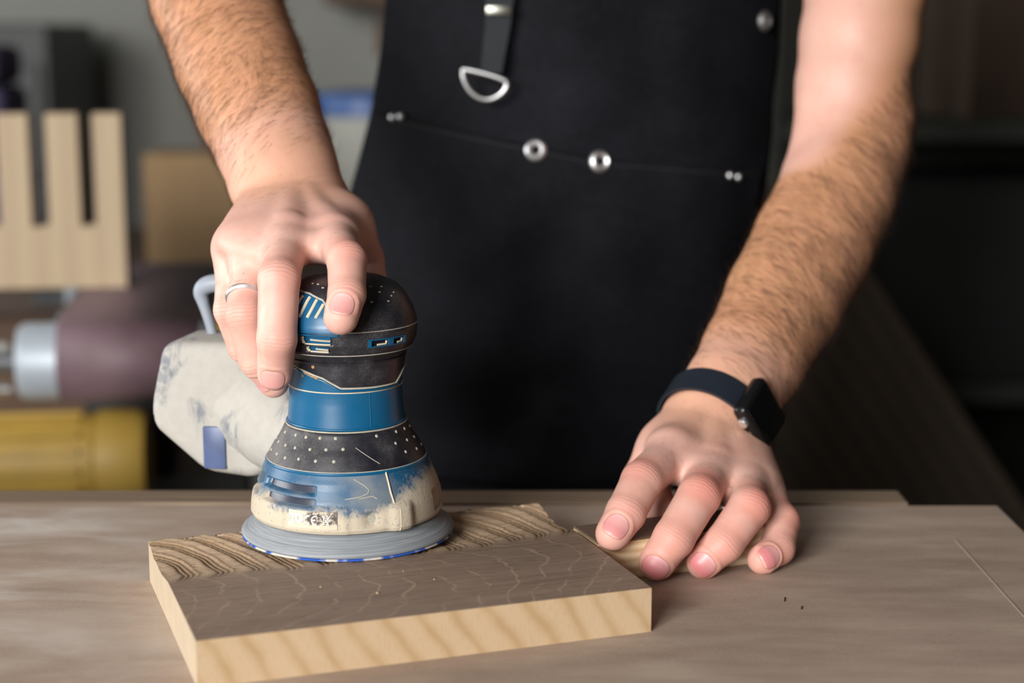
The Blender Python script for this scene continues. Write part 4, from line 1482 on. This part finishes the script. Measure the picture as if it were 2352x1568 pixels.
def apron_y(x, z):
    x, z = np.asarray(x, float), np.asarray(z, float)
    lx, rx = np.interp(z, LZ, LX), np.interp(z, RZ, RX)
    q = (x - (lx + rx) / 2) / ((rx - lx) / 2)
    y = 1.314 + 0.085 * np.abs(q) ** 2.2 + 0.010 * sstep(1.15, 1.35, z) - 0.006 * np.exp(-((z - 1.0) / 0.12) ** 2)
    f = vnoise(x * 9 + z * 5 + 3, z * 7 - x * 4 + 2, 51) - 0.5
    f2 = vnoise(x * 22 - z * 14 + 9, z * 16 + x * 12, 52) - 0.5
    f3 = vnoise(x * 5 + z * 30 + 1, z * 6 + 4, 53) - 0.5
    return y + 0.016 * f + 0.009 * f2 + 0.006 * f3 + 0.003 * np.sin((x * 0.6 + z) * 55 + 4 * f)


def pocket_top(x):
    return np.interp(x, [PT[0][0], PT[1][0], PT[2][0], PT[3][0]], [p[2] for p in PT])


PT = [(-0.1132, 1.3750, 1.1547), (0.0184, 1.3250, 1.1308), (0.0683, 1.3250, 1.1213), (0.2090, 1.3750, 1.1065)]


def cloth(name, zlo, zhi, off, parent, mat, nu=90, nv=120, thick=0.0014, inset=0.0):
    V_ = []
    for j in range(nv + 1):
        for i in range(nu + 1):
            q = i / nu
            z_ = 0.0
            zl = zlo(0) if callable(zlo) else zlo
            # top edge may follow a line across the apron
            s = j / nv
            xm = TX
            zt = zhi if not callable(zhi) else None
            x_ = None
            for _ in range(3):
                ztop = zhi(xm) if callable(zhi) else zhi
                z_ = zl + (ztop - zl) * s
                lx, rx = np.interp(z_, LZ, LX) + inset, np.interp(z_, RZ, RX) - inset
                xm = lx + (rx - lx) * q
            V_.append((xm, float(apron_y(xm, z_)) - off, z_))
    W = nu + 1
    F_ = [(j * W + i, j * W + i + 1, (j + 1) * W + i + 1, (j + 1) * W + i) for j in range(nv) for i in range(nu)]
    o_ = mesh_obj(name, [Vector(p) - PO for p in V_] if parent is person else V_, F_, mat, parent, True)
    md = o_.modifiers.new('thickness', 'SOLIDIFY')
    md.thickness = thick
    md.offset = -1.0
    return o_


apron = cloth('apron', 0.50, 1.46, 0.0, person, m_canvas)
apron['label'] = 'black canvas work apron'


def on_apron(p, off=0.003):
    return Vector((p[0], float(apron_y(p[0], p[2])) - off, p[2])) - PO


def sub(name, mb, mat, loc=None, **k):
    o_ = mb.build(name, mat, apron, **k)
    if loc is not None:
        o_.location = loc
    return o_


pk = cloth('pocket', 0.86, lambda x: float(pocket_top(x)), 0.0022, None, m_canvas, 90, 60, 0.0012, 0.004)
pk.parent = apron
pk.location = -PO
xs = np.linspace(PT[0][0] + 0.012, PT[3][0] - 0.012, 60)
sub('stitching', MB().tube([on_apron((x_, 0, float(pocket_top(x_)) - 0.004), 0.0026) for x_ in xs], 0.0004, 6), m_stitch)


def eyelet(p, r, hole):
    prof = [(hole, -0.0015), (hole, 0.0010), (hole + 0.0008, 0.0019), ((r + hole) / 2, 0.0024), (r - 0.0010, 0.0017), (r, 0.0004), (r, -0.0015)]
    o_ = MB().lathe(prof + [prof[0]], 32, M=Matrix.Rotation(R(90), 3, 'X'), caps=False).build('rivet', m_steel, apron)
    o_.location = on_apron(p, 0.0040)
    x_, z_ = p[0], p[2]
    gx = (float(apron_y(x_ + .01, z_)) - float(apron_y(x_ - .01, z_))) / .02
    gz = (float(apron_y(x_, z_ + .01)) - float(apron_y(x_, z_ - .01))) / .02
    nn_ = Vector((gx, -1.0, gz)).normalized()
    o_.rotation_euler = Vector((0, -1, 0)).rotation_difference(nn_).to_euler()


def dome(p, r):
    o_ = MB().lathe([(r, -0.001), (r, 0.0006), (r * .8, .0018), (r * .4, .0026), (0.0002, .0028)], 24, M=Matrix.Rotation(R(90), 3, 'X')).build('rivet', m_steel, apron)
    o_.location = on_apron(p, 0.0032)


eyelet((0.0184, 1.3250, 1.1278), .0084, .0036)
eyelet((0.0683, 1.3250, 1.1189), .0084, .0036)
eyelet((0.2039, 1.3700, 1.2263), .0080, .0034)
for pp in ((-0.0967, 1.3650, 1.1496), (-0.0898, 1.3620, 1.1504), (0.1741, 1.3600, 1.1048), (0.1818, 1.3620, 1.1029)):
    dome(pp, 0.0030)
# hanging strap with its D-ring
ctr = [(-0.0087, 1.3220, 1.2614), (-0.0097, 1.3180, 1.2384), (-0.0110, 1.3140, 1.2219), (-0.0140, 1.3120, 1.2022), (-0.0161, 1.3120, 1.1863)]
m_ = MB()
vv, ff = [], []
for i, p in enumerate(ctr):
    for s_ in (-1, 1):
        for d_ in (0.0, 0.0018):
            vv.append(Vector((p[0] + s_ * (0.0112 - 0.0008 * i), p[1] - d_, p[2])) - PO)
for i in range(len(ctr) - 1):
    a = i * 4
    for (k, l) in ((0, 1), (1, 3), (3, 2), (2, 0)):
        ff.append((a + k, a + l, a + 4 + l, a + 4 + k))
ff += [(0, 2, 3, 1), (len(vv) - 4, len(vv) - 3, len(vv) - 1, len(vv) - 2)]
sub('hanging_strap', m_.add(vv, ff), m_web, smooth=False)
dr = [(-0.0360, 1.3060, 1.1891), (-0.0203, 1.3060, 1.1858), (-0.0080, 1.3060, 1.1819), (-0.0043, 1.3060, 1.1792), (-0.0053, 1.3060, 1.1743), (-0.0104, 1.3060, 1.1693), (-0.0181, 1.3060, 1.1663), (-0.0261, 1.3060, 1.1680), (-0.0327, 1.3060, 1.1736), (-0.0367, 1.3060, 1.1812), (-0.0374, 1.3060, 1.1865)]
dv_ = [Vector(p) - PO for p in dr]
fine_ = []
for i in range(len(dv_)):
    p0, p1, p2, p3 = dv_[i - 1], dv_[i], dv_[(i + 1) % len(dv_)], dv_[(i + 2) % len(dv_)]
    for k in range(4):
        s = k / 4
        fine_.append(0.5 * ((2 * p1) + (p2 - p0) * s + (2 * p0 - 5 * p1 + 4 * p2 - p3) * s * s + (3 * p1 - p0 - 3 * p2 + p3) * s ** 3))
sub('d_ring', MB().tube(fine_, 0.0017, 10, closed=True), m_steel)
cp = Vector((-0.0100, 1.3120, 1.2337)) - PO
sub('strap_clip', MB().box((0, 0, 0), (0.0200, 0.0035, 0.0075), 0.0012), m_brass, loc=cp)

# ---- wristwatch on the left wrist
watch = thing('wristwatch', 'black square wristwatch with dark band on the arm steadying the offcut', 'watch', (0.1299, 1.0660, 0.9702))
wc = Vector((0.1299, 1.0660, 0.9702))
wax = (Vector(L_ARM[2][0]) - Vector(LW)).normalized()          # along the forearm, towards the elbow
wn = Vector((0.75, -0.60, 0.25))
wn = (wn - wax * wn.dot(wax)).normalized()                     # the face looks this way
wt = wax.cross(wn).normalized()
m_band = plain('dark_rubber_band', srgb(30, 36, 46), 0.4, var=0.1)
m_case = plain('black_case', srgb(14, 14, 16), 0.3, 0.0, var=0.1)
m_face = plain('black_glass', srgb(6, 6, 7), 0.08, 0.0, var=0.05)
vv, ff = [], []
NB_ = 72
for i in range(NB_):
    a = 2 * math.pi * i / NB_
    rr2 = 0.0328
    for (s_, d_) in ((-1, 0.0), (1, 0.0), (1, 0.0022), (-1, 0.0022)):
        vv.append((wn * math.cos(a) + wt * math.sin(a)) * (rr2 + d_) + wax * (s_ * 0.0100))
for i in range(NB_):
    j = (i + 1) % NB_
    for k in range(4):
        l = (k + 1) % 4
        ff.append((i * 4 + k, i * 4 + l, j * 4 + l, j * 4 + k))
MB().add(vv, ff).build('band', m_band, watch, sharp=50)
rot = Matrix((wt, wax, wn)).transposed()
cc = wn * 0.0372
MB().box(cc, (0.0370, 0.0340, 0.0110), 0.0040, rot=rot, seg=4).build('case', m_case, watch)
MB().box(cc + wn * 0.0052, (0.0305, 0.0285, 0.0016), 0.0007, rot=rot).build('face', m_face, watch)
CROWN_S = -1.0
tip_side = -1.0
crown_at = cc - wax * 0.0178 + wt * (0.0085 * CROWN_S) + wn * 0.0005
MB().lathe([(0.0030, -0.0016), (0.0034, -0.001), (0.0034, 0.001), (0.0028, 0.0020), (0.0004, 0.0022)], 20, M=Vector((0, 0, 1)).rotation_difference(-wax).to_matrix()).build('crown', m_steel, watch, loc=crown_at)
MB().box(cc - wax * 0.0168 - wt * (0.004 * CROWN_S), (0.0090, 0.0012, 0.0028), 0.0005, rot=rot).build('side_button', m_brass, watch)

# ---- ring on the ring finger of the hand on the sander
ra_, rb_ = Vector(R_RNG[0]), Vector(R_RNG[1])
rc_ = ra_.lerp(rb_, 0.78)
rad_ = .0120 + (.0110 - .0120) * 0.78 + 0.0004
ringM = Vector((0, 0, 1)).rotation_difference((rb_ - ra_).normalized()).to_matrix()
pr_ = [(rad_ - 0.0004, -0.0019), (rad_ + 0.0005, -0.0017), (rad_ + 0.0011, 0.0), (rad_ + 0.0005, 0.0017), (rad_ - 0.0004, 0.0019), (rad_ - 0.0006, 0.0)]
rg_ = MB().lathe(pr_ + [pr_[0]], 48, M=ringM, caps=False).build('finger_ring', m_steel, loc=rc_)
tag(rg_, 'plain silver band on a finger of the hand gripping the sander', 'ring')

# ------------------------------------------------------------------ workshop behind, on the left
m_ply = wood('birch_ply', srgb(174, 153, 123), srgb(166, 144, 115), (1, 1, 0.2), (0, 0, 0), 9.0, 3.0, 0.6)
m_abr = plain('abrasive_belt', srgb(98, 76, 82), 0.6, var=0.15, scale=25)
m_rollm = plain('brushed_roller', srgb(160, 168, 176), 0.45, 0.2, var=0.05)
m_yellow = plain('yellow_machine_paint', srgb(160, 130, 56), 0.55, var=0.15, scale=12)
m_black = plain('black_machine_paint', srgb(26, 26, 26), 0.5)
m_cast = plain('grey_cast_iron', srgb(96, 98, 100), 0.5, 0.4)
m_card = plain('cardboard', srgb(150, 122, 88), 0.85, var=0.08, scale=12)
m_dkwood = wood('dark_wood', srgb(84, 60, 40), srgb(54, 38, 27), (1, 1, 1), (0, 0, R(90)), 6.0, 3.0, 0.7)
m_bluep = plain('blue_polythene', srgb(44, 78, 132), 0.45, var=0.08)
m_greyp = plain('grey_polythene', srgb(150, 150, 142), 0.6, var=0.08)
m_purple = plain('violet_cloth', srgb(70, 62, 92), 0.9, var=0.2)

gr = thing('belt_grinder', 'stationary belt grinder with grey belt and yellow motor behind the bench', 'belt grinder', (-0.438, 1.90, 0), R(8))
BZ = 0.915     # top of the belt
RB = 0.041
YF, YB = -0.13, 0.32
bw0, bw1 = -0.062, 0.086
sec = []
for i in range(25):
    a = R(90 + 180 * i / 24)
    sec.append((YF + (RB + 0.0012) * math.cos(a), BZ - RB + (RB + 0.0012) * math.sin(a)))
for i in range(25):
    a = R(-90 + 180 * i / 24)
    sec.append((YB + (RB + 0.0012) * math.cos(a), BZ - RB + (RB + 0.0012) * math.sin(a)))
vv = []
for (y_, z_) in sec:
    vv += [(bw0, y_, z_), (bw1, y_, z_)]
n_ = len(sec)
bl = MB().add(vv, [(2 * i, 2 * i + 1, (2 * i + 3) % (2 * n_), (2 * i + 2) % (2 * n_)) for i in range(n_)]).build('sanding_belt', m_abr, gr)
md = bl.modifiers.new('thickness', 'SOLIDIFY')
md.thickness = 0.0018
for y_ in (YF, YB):
    MB().lathe([(0.012, -0.104), (RB - 0.004, -0.104), (RB, -0.098), (RB, 0.090), (RB - 0.004, 0.094), (0.012, 0.094)], 48, c=(0, y_, BZ - RB), axis='X').build('roller', m_rollm, gr)
    MB().lathe([(0.010, -0.150), (0.010, 0.130)], 20, c=(0, y_, BZ - RB), axis='X').build('axle', m_cast, gr)
MB().box((0, 0.095, BZ - RB), (0.15, 0.30, 0.075), 0.006).build('platen', m_cast, gr)
MB().lathe([(0.060, 0.104), (0.060, 0.118), (0.052, 0.124), (0.020, 0.124)], 48, c=(0, YF + 0.04, BZ - RB - 0.002), axis='X').build('side_guard', m_yellow, gr)
MB().lathe([(0.036, 0.120), (0.034, 0.127), (0.010, 0.129)], 32, c=(0, YF + 0.04, BZ - RB - 0.002), axis='X').build('guard_hub', m_black, gr)
for z_, r_ in ((BZ - 0.030, 0.016), (BZ - 0.075, 0.012)):
    MB().lathe([(r_, -0.160), (r_, -0.140), (r_ * .6, -0.132), (r_ * .4, -0.118)], 24, c=(0, YF + 0.02, z_), axis='X').build('tension_knob', m_steel if r_ < 0.014 else m_greyp, gr)
mz = BZ - 0.158
mot = MB().lathe([(0.020, -0.20), (0.048, -0.198), (0.0505, -0.19), (0.0505, -0.006), (0.046, 0.0)], 48, c=(-0.028, YF + 0.03, mz), axis='X').build('motor', m_yellow, gr)
for i in range(16):
    a = 2 * math.pi * i / 16
    MB().box((-0.128, YF + 0.03 + 0.0525 * math.cos(a), mz + 0.0525 * math.sin(a)), (0.165, 0.0050, 0.0065), 0.001, rot=Matrix.Rotation(a, 3, 'X')).build('cooling_fin', m_yellow, mot, smooth=False)
MB().lathe([(0.046, -0.004), (0.0545, -0.002), (0.0555, 0.010), (0.0555, 0.040), (0.050, 0.050), (0.030, 0.055), (0.004, 0.056)], 48, c=(-0.028, YF + 0.03, mz), axis='X').build('fan_cover', m_yellow, mot)
MB().box((-0.06, YF + 0.03, mz - 0.062), (0.16, 0.10, 0.022), 0.003).build('motor_foot', m_black, gr)
MB().box((0.0, 0.10, 0.355), (0.26, 0.42, 0.68), 0.012).build('pedestal', m_black, gr)
MB().box((0.0, 0.10, 0.0075), (0.36, 0.50, 0.015), 0.003).build('base_plate', m_black, gr)
MB().box((-0.01, 0.16, 0.755), (0.10, 0.20, 0.150), 0.008).build('column', m_black, gr)

fk = thing('slotted_wood_piece', 'pale plywood piece with tall comb-like slots standing on the belt grinder', 'wood piece', (-0.593, 2.00, BZ + 0.0036), R(6))
tines = [(-0.175, -0.148), (-0.124, -0.090), (-0.068, -0.033), (-0.012, 0.023), (0.044, 0.0800), (0.098, 0.131)]
poly = [(-0.175, 0.0), (0.131, 0.0)]
for (a, b) in tines[::-1]:
    poly += [(b, 0.206), (a, 0.206)]
    if a > -0.17:
        poly += [(a, 0.075)]
        nb_ = [q for q in tines if q[1] < a][-1]
        poly += [(nb_[1], 0.073)]
mp = MB().prism(poly, -0.018, 0.018, M=Matrix.Rotation(R(90), 3, 'X'))
mp.build('comb_plate', m_ply, fk, smooth=False)

sb = thing('side_bench', 'dark wooden side bench along the grey back wall', 'side bench', (-0.55, 2.95, 0))
for i in range(3):
    MB().box((0.0, -0.28 + 0.28 * i, 0.815), (1.5, 0.277, 0.04), 0.003).build('top_plank', m_dkwood, sb, smooth=False)
for sx_ in (-0.70, 0.70):
    for sy_ in (-0.36, 0.36):
        MB().box((sx_, sy_, 0.3975), (0.07, 0.07, 0.795), 0.003).build('leg', m_dkwood, sb, smooth=False)
MB().box((0, -0.34, 0.70), (1.33, 0.02, 0.18), 0.002).build('front_board', m_dkwood, sb, smooth=False)
MB().box((0, 0.0, 0.25), (1.30, 0.70, 0.025), 0.002).build('low_shelf', m_dkwood, sb, smooth=False)

cb = thing('cardboard_box', 'plain brown cardboard box standing on the dark side bench', 'cardboard box', (-0.50, 2.72, 0.8351), R(-4))
MB().box((0, 0, 0.0975), (0.150, 0.15, 0.195), 0.002).build('carton', m_card, cb, smooth=False)
MB().box((0, -0.038, 0.1960), (0.150, 0.073, 0.002)).build('flap', m_card, cb, smooth=False)
MB().box((0, 0.038, 0.1960), (0.150, 0.073, 0.002)).build('flap', m_card, cb, smooth=False)

bn = thing('lidded_bucket', 'grey plastic bucket with a blue lid beside the apron edge', 'bucket', (-0.243, 2.92, 0.8351))
MB().lathe([(0.075, 0.0), (0.080, 0.003), (0.094, 0.240), (0.094, 0.255)], 48).build('pail', m_greyp, bn)
MB().lathe([(0.090, 0.245), (0.101, 0.246), (0.102, 0.275), (0.098, 0.282), (0.060, 0.288), (0.002, 0.290)], 48).build('lid', m_bluep, bn)
MB().tube([(0.097 * math.cos(a) * 1.05, -0.10 * math.sin(a) * 0.9, 0.215 - 0.13 * math.sin(a)) for a in [math.pi * k / 14 for k in range(15)]], 0.004, 8).build('bail_handle', m_bluep, bn)
bt = thing('detergent_bottle', 'tall blue plastic bottle standing right beside the lidded bucket', 'bottle', (-0.130, 2.80, 0.8351))
MB().lathe([(0.040, 0.0), (0.045, 0.004), (0.045, 0.17), (0.038, 0.20), (0.016, 0.22), (0.016, 0.235)], 32).build('bottle_body', m_bluep, bt)
MB().lathe([(0.019, 0.232), (0.019, 0.26), (0.015, 0.263), (0.001, 0.263)], 24).build('cap', m_greyp, bt)

ws = thing('wall_shelf', 'brown plank shelf on the grey wall behind the apron', 'wall shelf', (0.25, 4.05, 1.30))
MB().box((0, 0, 0), (1.36, 0.28, 0.035), 0.002).build('shelf_plank', m_dkwood, ws, smooth=False)
for sx_ in (-0.55, 0.55):
    MB().box((sx_, 0.02, -0.075), (0.03, 0.22, 0.115), 0.002).build('bracket', m_dkwood, ws, smooth=False)

# dark stack far left, behind the comb plate
ct = thing('tool_cabinet', 'dark metal tool cabinet far left against the back wall', 'cabinet', (-1.22, 3.85, 0))
MB().box((0, 0, 0.62), (0.46, 0.40, 1.24), 0.006).build('carcass', m_black, ct, smooth=False)
for i in range(4):
    d_ = MB().box((0, -0.207, 0.22 + 0.27 * i), (0.42, 0.014, 0.25), 0.003).build('drawer', m_black, ct, smooth=False)
    MB().tube([(-0.08, -0.214, 0.30 + 0.27 * i), (-0.08, -0.235, 0.30 + 0.27 * i), (0.08, -0.235, 0.30 + 0.27 * i), (0.08, -0.214, 0.30 + 0.27 * i)], 0.005, 8).build('handle', m_cast, d_)
vc = thing('folded_blanket', 'thick dark violet folded blanket on the side bench, far left', 'blanket', (-0.833, 2.62, 0.8351))
m_ = MB()
for k in range(6):
    m_.box((0.002 * (-1) ** k, 0.0, 0.0305 + 0.061 * k), (0.16 - 0.006 * k, 0.15, 0.0600), 0.018, seg=3)
m_.build('blanket_folds', m_purple, vc)

# ------------------------------------------------------------------ workshop behind, on the right: deep shade put into dark base colours
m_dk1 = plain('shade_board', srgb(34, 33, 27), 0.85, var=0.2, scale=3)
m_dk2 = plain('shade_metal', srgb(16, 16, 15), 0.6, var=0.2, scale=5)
m_br1 = plain('shade_brown_carton', srgb(62, 46, 34), 0.85, var=0.15, scale=8)
m_grn = plain('shade_green_paint', srgb(50, 53, 46), 0.7, var=0.15, scale=6)
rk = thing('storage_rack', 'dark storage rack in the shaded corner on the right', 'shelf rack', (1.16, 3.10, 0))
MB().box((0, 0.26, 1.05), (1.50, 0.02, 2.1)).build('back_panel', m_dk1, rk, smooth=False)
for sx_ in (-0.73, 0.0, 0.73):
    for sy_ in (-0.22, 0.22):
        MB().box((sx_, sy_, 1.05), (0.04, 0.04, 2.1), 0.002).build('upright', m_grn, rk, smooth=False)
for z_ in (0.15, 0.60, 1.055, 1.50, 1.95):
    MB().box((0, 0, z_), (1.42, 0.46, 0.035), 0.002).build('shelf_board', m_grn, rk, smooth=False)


def carton(x_, y_, z_, s, label, mat, rz=0.0):
    o_ = thing('storage_box', label, 'box', (x_, y_, z_ + 0.0005), rz)
    MB().box((0, 0, s[2] / 2), s, 0.003).build('carton', mat, o_, smooth=False)
    MB().box((0, 0, s[2] + 0.006), (s[0] + 0.008, s[1] + 0.008, 0.012), 0.002).build('box_lid', mat, o_, smooth=False)


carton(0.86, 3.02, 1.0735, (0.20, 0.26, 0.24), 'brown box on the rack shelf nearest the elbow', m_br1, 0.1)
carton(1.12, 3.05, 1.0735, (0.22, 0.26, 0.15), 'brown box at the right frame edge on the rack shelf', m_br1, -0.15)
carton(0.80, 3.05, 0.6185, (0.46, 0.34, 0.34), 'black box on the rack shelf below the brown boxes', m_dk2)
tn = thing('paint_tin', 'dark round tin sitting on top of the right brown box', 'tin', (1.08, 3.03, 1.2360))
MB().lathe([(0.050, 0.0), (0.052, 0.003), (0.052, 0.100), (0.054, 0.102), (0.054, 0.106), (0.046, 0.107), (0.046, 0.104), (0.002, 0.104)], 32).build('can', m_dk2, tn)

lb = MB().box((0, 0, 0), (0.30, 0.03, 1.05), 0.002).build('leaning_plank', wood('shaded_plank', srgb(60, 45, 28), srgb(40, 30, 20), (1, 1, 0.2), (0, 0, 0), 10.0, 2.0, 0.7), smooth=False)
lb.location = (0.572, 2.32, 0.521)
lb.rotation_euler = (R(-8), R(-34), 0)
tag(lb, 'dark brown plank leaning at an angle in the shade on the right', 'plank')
